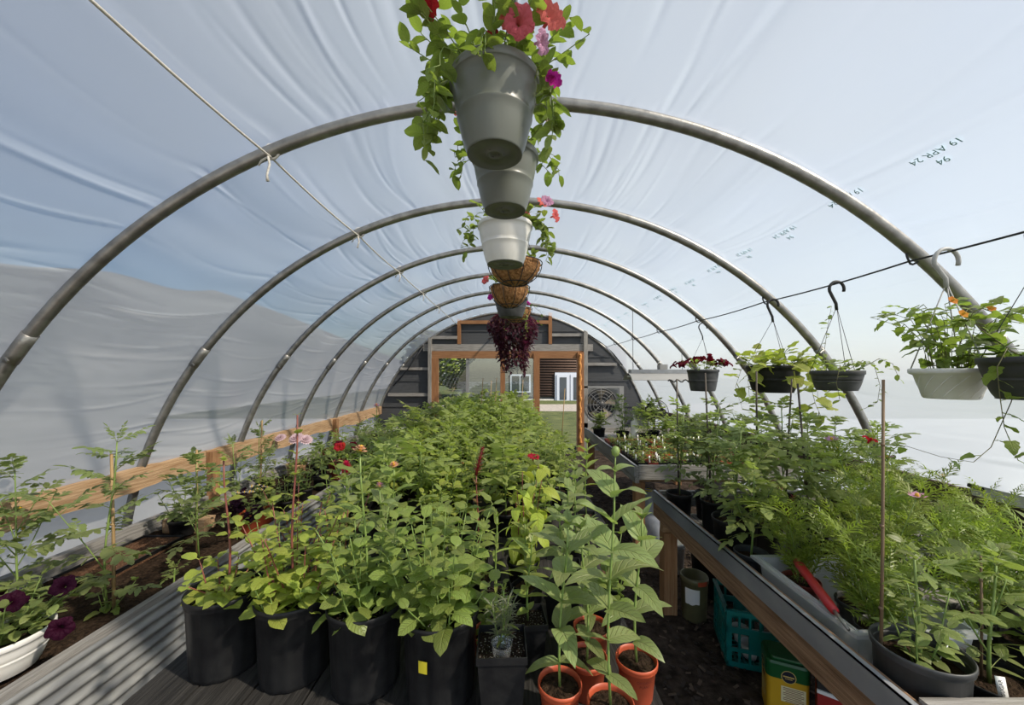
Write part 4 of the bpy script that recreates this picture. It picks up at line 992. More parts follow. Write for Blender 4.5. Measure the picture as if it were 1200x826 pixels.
m=M(); m.tube([(.02+.02*i,-.21+.01*math.sin(i*2),-.01+.015*math.sin(i*1.3)) for i in range(20)],.009,6); m.build('cable',K['wire'],gl,True)
pf=thing('table_fan','black table fan with wire guard at the back of the far bench','fan',(2.08,5.55,D2),-.35)
zc=.34; fr=.19
m=M(); m.lathe([(0.0,0),(.11,0),(.11,.012),(.05,.03),(.018,.035),(.016,zc-.05),(0,zc-.05)],20); m.build('stand',K['black'],pf,True)
m=M(); m.lathe([(0,-.06),(.05,-.05),(.055,.02),(.03,.08),(0,.085)],18,0,TR(0,.03,zc)@Matrix.Rotation(-PI/2,4,'X')); m.build('motor',K['black'],pf,True)
for b in range(3):
    m=M(); V=[]
    for i in range(6):
        r_=.03+.13*i/5; 
        for s in (-1,1): a=b*2.094+s*(.25+.35*math.sin(PI*i/5)); V.append((r_*math.cos(a),-.06+s*.018,zc+r_*math.sin(a)))
    m.add(V,[(i*2,i*2+1,i*2+3,i*2+2) for i in range(5)]); m.build('blade',K['black'],pf,True)
m=M()
for yo,sg in ((-.10,1),(.01,-1)):
    for r_ in (.04,.085,.13,.17): m.tube([(r_*math.cos(a),yo+sg*.05*(r_/fr)**2,zc+r_*math.sin(a)) for a in np.linspace(0,2*PI,30)],.0022,4)
    for a in np.linspace(0,2*PI,13)[:-1]: m.tube([(.02*math.cos(a),yo,zc+.02*math.sin(a)),(fr*math.cos(a),yo+sg*.055,zc+fr*math.sin(a))],.0022,4)
m.tube([(fr*math.cos(a),-.045,zc+fr*math.sin(a)) for a in np.linspace(0,2*PI,40)],.006,6); m.build('guard',K['wire'],pf,True)
jb=thing('white_bottle','white plastic bottle standing among seedlings on the far bench','bottle',(1.62,5.02,D2)); m=M(); m.lathe([(.045,0),(.05,.01),(.05,.26),(.02,.31),(.018,.33)],18,c0=True); m.build('bottle_body',K['white'],jb,True); m=M(); m.lathe([(.022,.33),(.022,.36),(0,.362)],14); m.build('cap',K['white'],jb,True)

# ------------------------------------------------------------------ hanging baskets
def hanger(rim_r,z_rim,top,km_w='wire',km_h='wire',wr_=.0016,flip=1,hook=True,dx=0.,cr=.042,hr=.006):
    """three straight wires meeting under a hook; top = height of the support above the basket base"""
    out=[]; zj=top-.15 if hook else top-.03
    for k in range(3):
        a=k*2.094+.5; m=M(); m.tube([(rim_r*math.cos(a),rim_r*math.sin(a),z_rim),(dx,0,zj)],wr_,5); out.append(['hanger_wire',m.mesh('hanger_wire',K[km_w]),Matrix()])
    m=M(); pts=[(dx,0,zj-.02),(dx-.004*flip,0,zj+.02)]
    c=top-cr+.004
    for a in np.linspace(PI+.3,-.35,12): pts.append((dx+flip*(cr*math.cos(a)),0,c+cr*math.sin(a)))
    m.tube(pts,[hr]*len(pts),8); out.append(['hook',m.mesh('hook',K[km_h]),Matrix()]); return out
K['sage_d']=mat('sage_saucer',(.10,.11,.09),.5,(.13,.14,.115),9); K['hole']=mat('drain_shadow_plastic',(.02,.02,.02),.8)
def basket(rb,rt,h,km,kb,soil='soil',rib=.55,tuck=0):
    m=M(); prof=[]
    for i in range(9):
        t=i/8; r_=rb+(rt-.006-rb)*(t**.75); 
        prof.append((r_,.004+t*(h-.03)))
        if i in (4,): prof+= [(r_+.003,prof[-1][1]+.004),(r_+.003,prof[-1][1]+.008),(r_+.001,prof[-1][1]+.012)]
    prof+=[(rt-.002,h-.024),(rt,h-.022),(rt,h-.003),(rt-.002,h),(rt-.007,h),(rt-.01,h-.03),(rb-.004,.012)]
    m.lathe(prof,40,0,c1=True); out=[['pot',m.mesh('pot',K[km]),Matrix()]]
    m=M(); m.lathe([(0,.004),(rb*.18,.004),(rb*.19,.0),(rb*.32,.0),(rb*.33,.005),(rb*.92,.004),(rb*.95,0),(rb,.0),(rb,.006)],32); 
    out.append(['drain_plate',m.mesh('drain_plate',K[kb]),Matrix()])
    m=M()
    for k in range(3):
        a=k*2.1; m.lathe([(0,.0),(rb*.10,.0),(rb*.10,-.0006),(0,-.0006)],10,0,TR(rb*.24*math.cos(a),rb*.24*math.sin(a),.0034))
    out.append(['drain_hole',m.mesh('drain_hole',K['hole']),Matrix()])
    s=M(); s.lathe([(0,.008),(rt*.5,.005),(rt-.012,0)],20); out.append(['soil',s.mesh('soil',K[soil]),TR(0,0,h-.03)]); return out
def coco(rt,h):
    m=M(); prof=[(0,0),(rt*.35,.008)]+[(rt*math.sin(a)*.98,h*(1-math.cos(a))) for a in np.linspace(.45,PI/2,8)]; rg=random.Random(2)
    m.lathe(prof,28,0,None,lambda i,a:1+.03*math.sin(7*a+i*2)+.02*math.sin(17*a)); out=[['coir_liner',m.mesh('coir_liner',K['coir']),Matrix()]]
    m=M()
    for k in range(10):
        a=k*PI/5; m.tube([(rt*1.04*math.sin(b)*math.cos(a),rt*1.04*math.sin(b)*math.sin(a),h*(1-math.cos(b))*1.0-.006) for b in np.linspace(.15,PI/2,9)],.003,5)
    for b in (.5,PI/2): m.tube([(rt*1.05*math.sin(b)*math.cos(a),rt*1.05*math.sin(b)*math.sin(a),h*(1-math.cos(b))-.004) for a in np.linspace(0,2*PI,30)],.0035,5)
    out.append(['wire_frame',m.mesh('wire_frame',K['wire']),Matrix()])
    s=M(); s.lathe([(0,0),(rt*.9,-.004)],20); out.append(['soil',s.mesh('soil',K['soil']),TR(0,0,h-.015)]); return out
RT=R-.055
def hang(parts,name,lb,X_,Y_,zb,grp='baskets hung under the ridge',rz=0): return place(parts,name,lb,'hanging basket',(X_,Y_,zb),rz,1.,grp)
def drape(r,R0,az,ln,z0,lf,sc,cnt=12,n=5,sp=.5,outw=.10):
    lines=[]
    for k in range(n):
        a=az+r.uniform(-sp,sp); d=Vector((math.cos(a),math.sin(a),0)); l_=ln*r.uniform(.5,1.1)
        lines.append([d*R0*.5,d*R0*.95+Vector((0,0,.04))]+[d*(R0+outw*(.35+.65*q/5)*r.uniform(.6,1.1))+Vector((0,0,.05-l_*(q/5)**1.2)) for q in range(1,6)])
    return shift(vines(r,R0,0,0,lf,sc,step=.028,pts=lines,sm='stem'),TR(0,0,z0))
r=random.Random(11); z1=2.34
P=basket(.080,.130,.215,'sage','sage_d')+hanger(.125,.21,RT-z1,dx=.05)
P+=shift(mound(r,.13,.25,240,'petd',.86,None,0,1.,None,1.35),TR(0,0,.20))
for c,x,y_,zz,a,p_,q in (('coral',.150,-.13,.285,-1.1,.1,1.25),('coral',.068,-.15,.250,-1.5,-.35,1.15),('rose',.128,-.13,.215,-.6,-.3,.85),('magenta',.165,-.06,.175,-2.9,-1.1,.75),('redp',-.165,-.12,.32,-2.2,-.5,.95),('redp',.0,-.10,.265,-1.3,-.2,.5),('coral',.03,-.12,.275,-1.,-.2,.5)):
    P.append(['flower',FL[c],Matrix.Translation((x,y_,zz))@Matrix.Rotation(a,4,'Z')@Matrix.Rotation(PI/2-p_,4,'Y')@Matrix.Scale(q,4)])
P+=drape(r,.13,PI+.15,.26,.2,'petd',.95,n=9,sp=.6,outw=.09)+drape(r,.13,-.1,.27,.2,'petd',.95,n=5,sp=.4,outw=.05)+drape(r,.13,-1.9,.12,.2,'petd',.9,n=2,sp=.4,outw=.03)
hang(P,'hanging_basket','sage grey hanging pot with coral petunias, nearest the camera',-.05,1.10,z1)
P=basket(.080,.130,.215,'sage','sage_d')+hanger(.125,.21,RT-z1,dx=.027)+shift(mound(r,.13,.16,70,'petd',1.,['coral','rose'],3,1.,None,1.3),TR(0,0,.20))+drape(r,.13,PI,.10,.2,'petd',.9,n=3)+drape(r,.13,0,.10,.2,'petd',.9,n=3)
hang(P,'hanging_basket','sage grey hanging pot directly behind the nearest one',-.027,1.48,z1)
z3=2.34
P=basket(.105,.160,.235,'white','sage_d')+hanger(.155,.23,RT-z3,dx=.04)+shift(mound(r,.16,.18,90,'petl',1.1,['coral','rose','coral','rose'],5,1.15,[((.29,-.05,.05),-.6,.1),((.24,-.06,.13),-1.2,.4),((.22,.05,.17),-.8,.6)],1.3),TR(0,0,.22))+drape(r,.16,0.,.24,.22,'petl',1.1,n=5,sp=.5,outw=.12)+drape(r,.16,PI,.16,.22,'petl',1.1,n=3,sp=.5,outw=.12)
hang(P,'hanging_basket','white hanging pot with pink petunias under the ridge',-.04,2.22,z3)
def far_hang(parts,*a): return hang(merge(parts),*a)
z4=2.30
P=coco(.175,.15)+hanger(.175,.15,RT-z4,dx=.0)+shift(mound(r,.17,.12,60,'petl',1.,None,0),TR(0,0,.13)); far_hang(P,'coir_basket','coir lined wire basket half hidden behind the white pot',.02,2.56,z4)
z5=2.235
P=coco(.155,.165)+hanger(.155,.165,RT-z5)+shift(mound(r,.155,.13,80,'petl',1.05,['coral','coral'],2,1.1,[((-.19,-.05,.06),-2.2,.3),((.15,.0,.12),-1,.4)],1.4),TR(0,0,.15)); far_hang(P,'coir_basket','small coir basket with pink flower and trailing green leaves',-.02,3.05,z5)
z6=2.25
P=basket(.11,.165,.19,'charcoal','charcoal')+hanger(.16,.18,RT-z6)+shift(mound(r,.16,.12,60,'petl',1.,['magenta','rose'],3,1.,[((-.2,0,.02),-2,.2)],1.3),TR(0,0,.18)); far_hang(P,'hanging_basket','charcoal hanging pot below the coir baskets',-.01,3.70,z6)
z7=2.28
P=coco(.17,.16)+hanger(.17,.16,RT-z7)+shift(mound(r,.16,.1,50,'petl',1.,['magenta'],2),TR(0,0,.15))+shift(vines(r,.17,4,.35,'petl',.8),TR(0,0,.16)); far_hang(P,'coir_basket','sunlit orange coir basket hung above the purple plant',.05,4.30,z7)
z8=2.30
P=basket(.095,.135,.17,'sage','sage')+hanger(.13,.16,RT-z8)
lines=[]
for k in range(84):
    a=k*2.399; d=Vector((math.cos(a),math.sin(a),0)); l_=r.uniform(.3,.78); o_=.10+.15*r.random()*(1-.55*l_)
    lines.append([d*.06,d*.12+Vector((0,0,.06)),d*(.15+o_*.4)+Vector((0,0,.02))]+[d*(.15+o_*(.4+.6*math.sin(PI*min(1,q/4))*(1-.25*q/5)))*(1-.35*q/6*l_)+Vector((0,0,.0-l_*q/6)) for q in range(1,7)])
P+=shift(vines(r,.1,0,0,'trad',1.25,step=.033,pts=lines,sm='stem_p'),TR(0,0,.16)); far_hang(P,'hanging_basket','sage pot trailing a dense mass of dark purple foliage',.012,5.10,z8)

WZ=2.262
def rh(u,d): return 1.965,d
# right line: dark green pot at the frame edge, white swirl pot, two black pots, maroon petunias
G2='baskets hung on the right wire'
def wirehang(parts,nm,lb,d,zb,dx=0): return place(parts,nm,lb,'hanging basket',(1.965+dx,d,zb),0,1.,G2)
r=random.Random(21)
z=1.61; P=basket(.10,.15,.16,'charcoal','charcoal')+hanger(.145,.15,WZ-z)+shift(mound(r,.15,.10,60,'dark',.85,None,0,spread=1.3),TR(0,0,.14))
P+=shift(vines(r,.15,0,0,'hast',.75,step=.04,pts=[[(-.05,0,.02),(-.14,-.02,.05),(-.19,-.03,-.02),(-.18,-.03,-.12),(-.15,-.02,-.24),(-.10,-.02,-.36)],[(-.05,-.05,.02),(-.12,-.1,.05),(-.16,-.13,-.05),(-.13,-.12,-.2),(-.16,-.1,-.3),(-.08,-.1,-.33)],[(0,-.1,.02),(-.02,-.16,.04),(-.04,-.19,-.1),(-.02,-.18,-.3)],[(-.08,0,.03),(-.18,.02,.12),(-.22,.03,.17),(-.24,.03,.10)]]),TR(0,0,.14))
wirehang(P,'hanging_basket','dark pot with trailing vines at the right edge of the picture',1.42,z)
# swirl pot
z=1.595
m=M(); prof=[(.100,0),(.104,.004),(.140,.105),(.158,.112),(.162,.118),(.162,.132),(.157,.135),(.148,.132),(.135,.10),(.096,.01)]
n=48; V=[]
for i,(q,zz) in enumerate(prof):
    for j in range(n):
        a=2*PI*j/n; tw=a+zz*7; k=1+(.012*(1 if math.cos(tw*12)>.2 else 0) if 1<=i<=2 else 0); V.append((q*k*math.cos(a),q*k*math.sin(a),zz))
prof2=[]
m.add(V,[(i*n+j,i*n+(j+1)%n,(i+1)*n+(j+1)%n,(i+1)*n+j) for i in range(len(prof)-1) for j in range(n)]+[tuple(range(n))[::-1],tuple((len(prof)-1)*n+j for j in range(n))])
P=[['pot',m.mesh('pot',K['white']),Matrix()]]
for k in range(14):      # raised swirl ribs
    m=M(); a0=k*2*PI/14; m.tube([((.1045+.0345*t)*math.cos(a0+t*.75),(.1045+.0345*t)*math.sin(a0+t*.75),.006+.098*t) for t in np.linspace(0,1,8)],.0028,5); P.append(['swirl_rib',m.mesh('swirl_rib',K['white']),Matrix()])
s=M(); s.lathe([(0,.006),(.14,0)],20); P.append(['soil',s.mesh('soil',K['soil']),TR(0,0,.115)])
P=[[a_,b_,Matrix.Diagonal((.84,.84,1,1))@c_]+e_ for a_,b_,c_,*e_ in P]
P+=hanger(.13,.13,WZ-z,'hookgrey','hookgrey',.0028,cr=.055,hr=.0085,dx=-.02)
lines=[]
for k in range(20):
    a=k*2.399; q=.03+.05*(k/20); l_=.34*(.6+.4*r.random()); lines.append([(q*math.cos(a),q*math.sin(a),.0),(1.3*q*math.cos(a),1.3*q*math.sin(a),l_*.4),((1.6*q+.04*(k%3))*math.cos(a),(1.6*q+.04*(k%3))*math.sin(a),l_*.8),((2.6*q+.05*(k%3))*math.cos(a),(2.6*q+.05*(k%3))*math.sin(a),l_*.95)])
lines+=[[(0,-.05,.02),(.04,-.13,.06),(.07,-.18,.0),(.02,-.19,-.12),(-.06,-.19,-.30),(-.13,-.19,-.36),(-.25,-.18,-.34),(-.37,-.16,-.30)]]
P+=shift(vines(r,.1,0,0,'hast',.95,step=.036,pts=lines[:20]),TR(0,0,.12))+shift(vines(r,.1,0,0,'hast',.75,step=.13,pts=lines[20:]),TR(0,0,.12))
for p_ in ((-.11,-.1,.30),(-.09,-.12,.24),(.0,-.14,.26),(.09,-.16,.02),(.02,-.17,.01)): P.append(['flower',FL['thun'],TR(p_[0],p_[1],.12+p_[2])@Matrix.Rotation(1.1,4,'X')])
wirehang(P,'hanging_basket','white swirl ribbed pot with orange flowered vine on the right wire',1.70,z)
z=1.605; P=basket(.10,.132,.12,'charcoal','charcoal')+hanger(.128,.11,WZ-z,hr=.0085,cr=.045)
P+=shift(mound(r,.13,.13,70,'petl',.9,None,0,spread=1.35),TR(0,0,.10))+shift(vines(r,.13,0,0,'petl',.85,step=.03,pts=[[(-.06,0,.0),(-.09,-.02,.14),(-.07,-.02,.28),(-.04,-.01,.40)],[(.05,0,0),(.14,-.02,.07),(.2,-.03,.04),(.235,-.03,-.08),(.22,-.03,-.18),(.14,-.03,-.22)],[(.08,-.03,0),(.2,-.06,.08),(.27,-.07,.05),(.30,-.08,-.04)],[(-.05,-.08,0),(-.1,-.14,.04),(-.13,-.15,-.06),(-.11,-.15,-.16)]]),TR(0,0,.11))
wirehang(P,'hanging_basket','small black pot with upright and drooping green shoots on the wire',2.31,z,.01)
z=1.565; P=basket(.13,.178,.20,'black','black')+hanger(.172,.19,WZ-z,hr=.0085)
P+=shift(mound(r,.17,.15,90,'heart',1.05,None,0,spread=1.3),TR(0,0,.17))+shift(vines(r,.17,0,0,'heart',1.7,step=.045,pts=[[(.05,-.1,.03),(.1,-.19,.05),(.12,-.2,-.1),(.16,-.2,-.25),(.2,-.2,-.34)],[(.1,-.05,.03),(.2,-.1,.06),(.24,-.12,-.05),(.24,-.12,-.22)],[(-.1,-.08,.03),(-.2,-.12,.06),(-.27,-.13,-.05),(-.26,-.13,-.2)],[(0,-.1,.02),(.0,-.2,.03),(.03,-.21,-.15)],[(.1,0,.03),(.25,-.04,.05),(.38,-.06,-.04),(.46,-.07,-.14)],[(-.1,0,.03),(-.24,-.02,.02),(-.3,-.03,-.14),(-.26,-.05,-.3)]]),TR(0,0,.18))
wirehang(P,'hanging_basket','black pot spilling pale lime vine leaves on the right wire',2.86,z,.0)
z=1.525; P=basket(.115,.152,.22,'charcoal','charcoal')+hanger(.148,.21,WZ-.04-z)+shift(mound(r,.16,.14,80,'petl',.9,['maroon'],15,1.5,None,1.45),TR(0,0,.20))
place(merge(P,('leaf','stem','vine')),'hanging_basket','charcoal hanging pot full of maroon petunias','hanging basket',(1.97,3.92,z),0,1.,G2)

# ------------------------------------------------------------------ front row on the centre table
r=random.Random(31); GP='black nursery pots along the front of the table'
BP=lambda:pot(.119,.100,.262,'black','perlite_soil',flute=14,sl=.035,lip=.016)
def up(p,z): return shift(p,TR(0,0,z))
K['sticker']=mat('yellow_sticker',(.62,.52,.03),.5)
# 1: young purple-stemmed plant with low leaf whorls
P=BP()+up(zinnia(r,.46,6,.62,.03,2.,'mint','bud',.45,'stem_p',(.1,.5)),.228)+up(bush(r,.13,8,4,'mint',1.1,1.2,'stem_p',.07),.228)
place(P,'potted_seedling','black ribbed pot with purple stem rising from low bright leaves, leftmost in front row','potted plant',(-.975,1.30,TZ),.3,group=GP)
P=BP()+up(bush(r,.30,13,6,'mint',1.05,.55,'stem_p',.09)+bush(r,.12,8,3,'mint',1.05,1.0,'stem',.09),.228)+up(zinnia(r,.62,7,.5,.04,1.2,'mint',None,.3,'stem_p'),.228)
place(P,'potted_mint','black ribbed pot of bushy bright mint, second from the corrugated bed','potted plant',(-.722,1.265,TZ),1.,group=GP)
P=BP()+up(bush(r,.28,12,5,'basil',.85,.5,'stem',.09)+bush(r,.12,7,3,'basil',.8,1.0,'stem',.09),.228)+up(zinnia(r,.50,6,.8,.03,1.,'basil','zin_o',.3,'stem'),.228)
place(P,'potted_mint','black ribbed pot of green leaves with a tall orange bloom, third in the front row','potted plant',(-.47,1.225,TZ),2.,group=GP)
P=BP()+up(bush(r,.30,12,6,'basil',.92,.55,'stem',.09)+bush(r,.14,8,3,'basil',.9,1.0,'stem',.09),.228)
P.append(['sticker',wrap(.1165,.117,.14,.175,-1.95,-1.72,3).mesh('sticker',K['sticker']),Matrix.Rotation(-.25,4,'Z')])
place(P,'potted_mint','black pot with yellow sticker and large drooping mint leaves','potted plant',(-.222,1.185,TZ),.25,group=GP)
# square pot with a silvery sprig in a clear cup
P=squarepot(.142,.105,.205,'black')+up(rosemary(r,.17,6,.9),.185)+up(zinnia(r,.16,5,.6,.1,1.,'nar','bud'),.185)
m=M(); m.lathe([(.022,0),(.030,.055),(.031,.056),(.029,.054),(.021,.003)],20); P.append(['clear_cup',m.mesh('clear_cup',K['cup']),TR(0,-.03,.165)])
place(P,'lavender_sprig','square black pot holding a silvery narrow leaved sprig','potted plant',(-.03,1.115,TZ),.03)
P=pot(.062,.045,.11,'terra')+up(bush(r,.16,5,4,'basil',.6),.09); place(P,'potted_seedling','terracotta coloured pot tucked behind the square black pot','potted plant',(-.075,1.295,TZ),0)
for i,(x,y,w_) in enumerate(((.055,1.32,.12),(-.06,1.47,.12))):
    P=squarepot(w_,.09,.15,'black')+up(zinnia(r,.30,8,.9,.04,None,'nar' if i else 'zin_l','bud'),.13); place(P,'potted_seedling',('square black pot of young upright leaves behind the zinnias','square black pot of narrow bright leaves behind the silvery sprig')[i],'potted plant',(x,y,TZ),.1)
# zinnias in red plastic pots
GZ='zinnias in red plastic pots'
RP=lambda:pot(.0625,.046,.118,'terra','soil',28,.010,0,.014,.003)
zs_=[(.135,1.075,.46,6,1.05,'bud','zinnia in red pot with large low leaves, left front of the zinnia group',.04,.2),
     (.232,1.175,.40,6,.95,'bud','zinnia in red pot standing between the two front zinnias',.05,2.2),
     (.262,1.010,.62,8,1.15,'stalkbud','tallest zinnia, with a round bud, in the frontmost red pot',.02,1.2),
     (.382,1.165,.44,6,1.10,'bud','zinnia in red pot at the right corner of the table',.03,.4),
     (.275,1.315,.36,6,.95,'bud','zinnia in red pot at the back of the zinnia group',.04,3.)]
for x,y,h,nn,s_,tp,lb,le,az in zs_:
    P=RP()+up(zinnia(r,h,nn,s_,le,az,'zin',tp,.14),.104); t=place(P,'potted_zinnia',lb,'potted plant',(x,y,TZ),r.uniform(-.3,.3),group=GZ)
    if x==.382:
        for k,tx in enumerate(('ORGANIC','PLANT')):
            me=textmesh(tx,.011); me.materials.append(K['reddark'])
            for v in me.vertices:
                zz=.082-.013*k+v.co.y; rr=.0468+(.0575-.0468)*zz/.1+.0008; a=-PI/2+v.co.x/rr; v.co=(rr*math.cos(a),rr*math.sin(a),zz)
            me.update(); obj('lettering',me,t)

# ------------------------------------------------------------------ second rows: individual leaves
def pick(p): return p
r=random.Random(41); GM='potted plants of the rows behind the front pots'
SP=lambda:squarepot(.105,.08,.12,'black','soil')
RPn=lambda:pot(.075,.06,.13,'black','soil',24,.01,0,.02,.003)
near=[(-.98,1.58,lambda:bush(r,.30,6,5,'basil',.8,.5),'leafy green plant behind the leftmost black pot'),
(-.72,1.56,lambda:bush(r,.36,6,6,'mint',.85,.4,'stem_p'),'bright leafy plant behind the second black pot'),
(-.50,1.52,lambda:zinnia(r,.42,7,.95,.05,None,'zin','zin_p'),'pink flowered zinnia behind the third black pot'),
(-.30,1.50,lambda:bush(r,.34,6,5,'basil',.85,.4),'green leafy plant behind the yellow stickered pot'),
(.20,1.50,lambda:zinnia(r,.34,8,.9,.04,None,'zin','bud'),'young zinnia just behind the zinnias in red pots'),
(.35,1.45,lambda:bush(r,.26,6,5,'basil',.75,.4),'low leafy plant behind the right corner zinnia'),
(-1.05,1.86,lambda:bush(r,.34,6,5,'mint',.9,.5,'stem_p'),'tall yellow green plant at the left table edge'),
(-.80,1.82,lambda:zinnia(r,.40,7,1.,.05,None,'zin','plume_s'),'plant with a small magenta plume'),
(-.56,1.80,lambda:zinnia(r,.44,7,1.15,.05,None,'basil','zin_o'),'broad leaved zinnia with a peach orange bloom'),
(-.33,1.78,lambda:bush(r,.36,6,6,'basil',.9,.4),'broad leaved bush left of the red celosia'),
(-.17,1.86,lambda:zinnia(r,.38,8,.7,.03,None,'cel','plume',.1,'stem_p'),'celosia with a dark red upright plume'),
(.05,1.76,lambda:bush(r,.44,6,5,'cole',1.5,.32,'stem_p',.03,None,(-.9,-.1)),'yellow green drooping leaved plant in mid table'),
(.26,1.74,lambda:zinnia(r,.40,8,.95,.04,None,'zin','bud'),'upright zinnia right of the yellow green plant'),
(-.12,1.62,lambda:zinnia(r,.24,9,.85,.02,None,'nar','bud'),'low rosette of narrow bright leaves'),
(.06,1.57,lambda:zinnia(r,.26,9,.8,.02,None,'zin_l','bud'),'low upright young plant in front of the yellow green one'),
(-.92,2.06,lambda:bush(r,.36,6,5,'basil',.95,.45),'leafy bush in the third row, left end'),
(-.66,2.06,lambda:zinnia(r,.40,7,1.05,.05,None,'zin_l','bud'),'light green upright plant in the third row'),
(-.42,2.06,lambda:bush(r,.36,6,5,'mint',1.0,.4),'bright bush in the third row behind the orange zinnia'),
(.13,2.04,lambda:zinnia(r,.42,8,.95,.04,None,'zin','redp',.1),'zinnia with a small coral bloom in the third row'),
(.34,2.02,lambda:zinnia(r,.36,8,1.,.04,None,'zin','bud'),'dusky green zinnia at the right end of the third row')]
for i,(x,y,fn,lb) in enumerate(near):
    P=(RPn() if i%2 else SP())+up(fn(),.105); place(P,'potted_plant',lb,'potted plant',(x,y,TZ),r.uniform(0,6),group=GM)

# ------------------------------------------------------------------ the dense middle rows (leaves below ten pixels)
r=random.Random(51)
kinds={'basil':[merge(RPn()+up(bush(r,.34,6,5,'basil',1.2,.5),.11)) for _ in range(3)],
'tomato':[merge(RPn()+up(tomato(r,.40,9,1.15,'toml',side=2),.11)) for _ in range(4)],
'zinnia':[merge(SP()+up(zinnia(r,.42,8,.95,.05,None,'zin_l','bud'),.11)) for _ in range(2)]+[merge(SP()+up(zinnia(r,.40,8,.9,.05,None,'zin','bud'),.11)) for _ in range(2)],
'pepper':[merge(RPn()+up(bush(r,.40,5,5,'mint',1.3,.45),.11)) for _ in range(3)],
'narrow':[merge(SP()+up(zinnia(r,.36,11,1.2,.04,None,'nar','bud')+bush(r,.30,4,7,'nar',1.1,.4),.11)) for _ in range(3)],
'orange':[merge(SP()+up(bush(r,.34,5,6,'mint',.8,.4,top=('zin_o',1)),.11))],
'tall':[merge(RPn()+up(tomato(r,.43,12,1.15,'toml',side=3),.11)) for _ in range(3)]}
LBL={'basil':'leafy green bush','tomato':'young tomato','zinnia':'upright zinnia seedling','pepper':'bright leafy herb','narrow':'narrow leaved seedling clump','orange':'herb with orange bloom','tall':'tall tomato'}
y=2.33; ORDW=['first','second','third','fourth','fifth','sixth','seventh','eighth','ninth','tenth','eleventh','twelfth','thirteenth','fourteenth','fifteenth','sixteenth','seventeenth','eighteenth','nineteenth','twentieth']
row=-1
while y<6.6:
    x=-1.05+r.uniform(-.03,.03); row+=1; col=-1
    while x<.52:
        col+=1
        if y>4.7: k=r.choice(['tall','tall','tomato'])if x<.35 else r.choice(['narrow','pepper'])
        elif y>3.2: k=r.choice(['tomato','tomato','narrow','pepper','basil'])
        else: k=r.choice(['zinnia','basil','narrow','narrow','pepper','tomato'])if x>-.5 else r.choice(['basil','pepper','zinnia','tomato'])
        fs=.72 if (x>.22 and y>2.9) else 1.
        if abs(y-2.81)<.1 and abs(x+.4)<.13: k='orange'
        place(r.choice(kinds[k]),'potted_tomato' if k in('tomato','tall') else 'potted_plant','%s, %s from the left in %s row of the long table'%(LBL[k],ORDW[col],ORDW[row]),'potted plant',(x+r.uniform(-.03,.03),y+r.uniform(-.03,.03),TZ),r.uniform(0,6.28),fs*r.uniform(.85,1.12),'plants of the long table: '+k)
        x+=r.uniform(.225,.265)
    y+=.24
# canes over the thicket
for u,v0,v1,d,lb in ((566,443,500,5.6,'leftmost of the three pale canes above the thicket'),(576,446,500,5.9,'middle of the three pale canes above the thicket'),(582,443,500,5.5,'rightmost of the three pale canes above the thicket'),(613,445,505,6.0,'thin leaning cane seen against the glass'),(662,455,525,5.2,'thin cane standing before the doorway')):
    a=at(u,v0,d); m=M(); m.tube([(-.05,0,0),(0,0,a.z-TZ)],[.007,.005],6); o=m.build('bamboo_cane',K['bamboo'],None,True,label=lb,cat='cane'); o.location=(a.x,d,TZ)

# ------------------------------------------------------------------ plants in the left bed
r=random.Random(61)
# white petunia pot
P=basket(.115,.165,.155,'white','white')+shift(mound(r,.165,.19,240,'petl',1.05,['purple'],10,1.3,[((.11,-.17,.065),-1.2,.15),((.29,-.02,.05),-.9,.2),((-.02,-.15,.14),-1.3,.5),((-.08,-.17,.03),-1.5,.2),((.05,-.16,-.03),-1.2,-.1),((.16,.1,.16),-1,.6)],1.5),TR(0,0,.14))
P+=shift(bush(r,.20,12,4,'petl',1.25,.9,'stem',.13),TR(0,0,.12))
place(P,'potted_petunia','white pot of dark purple petunias on the bed corner','potted plant',(-2.17,1.60,SZ+.02),0)
def bedplant(parts,nm,lb,x,y,rz=0,sc=1.,grp=None,z=SZ): return place(parts,nm,lb,'plant',(x,y,z),rz,sc,grp)
GT='tomato plants growing in the left bed'
bedplant(tomato(r,.90,17,1.,'toms',.02,0,(.84,.02,.01,-.01,0,'bamboo',.008),0,.12,2,(-.15,.35))+bush(r,.14,3,3,'basil',.8,.8),'tomato_plant','tall spindly tomato tied to a bamboo cane in the left bed',-2.15,2.02,.4,1.,GT)
bedplant(tomato(r,.74,16,1.,'tom',.05,2.,None,6,.12,5,(0,.5))+bush(r,.2,5,4,'basil',.8,.9),'tomato_plant','bushy tomato with small yellow flowers at the left picture edge',-2.62,2.02,1.,1.,GT)
bedplant(tomato(r,.64,18,1.,'tom',.04,1.,(.74,.03,.02,.0,0,'bamboo',.007),0,.2,3),'tomato_plant','bushy tomato beside a short cane behind the tall one',-2.16,2.62,2.,1.,GT)
bedplant(tomato(r,.66,10,.85,'toms',.04,1.,None,0,.3,1),'tomato_plant','lean tomato rising in front of the hip board',-2.40,3.32,2.4,1.,GT)
bedplant(tomato(r,.72,9,.8,'toms',.06,1.,(.80,.02,.02,.02,0,'bamboo',.008),0,.3,1),'tomato_plant','tomato with a cane above the hip board',-2.52,3.75,.4,1.,GT)
bedplant(tomato(r,.1,5,.5,'toml',.04,1.),'seedling','small lone seedling near the metal edge of the bed',-2.03,2.28,0)
bedplant(tomato(r,.14,6,.5,'toml',.04,1.),'seedling','low seedling on the bed soil between the canes',-2.10,2.90,0)
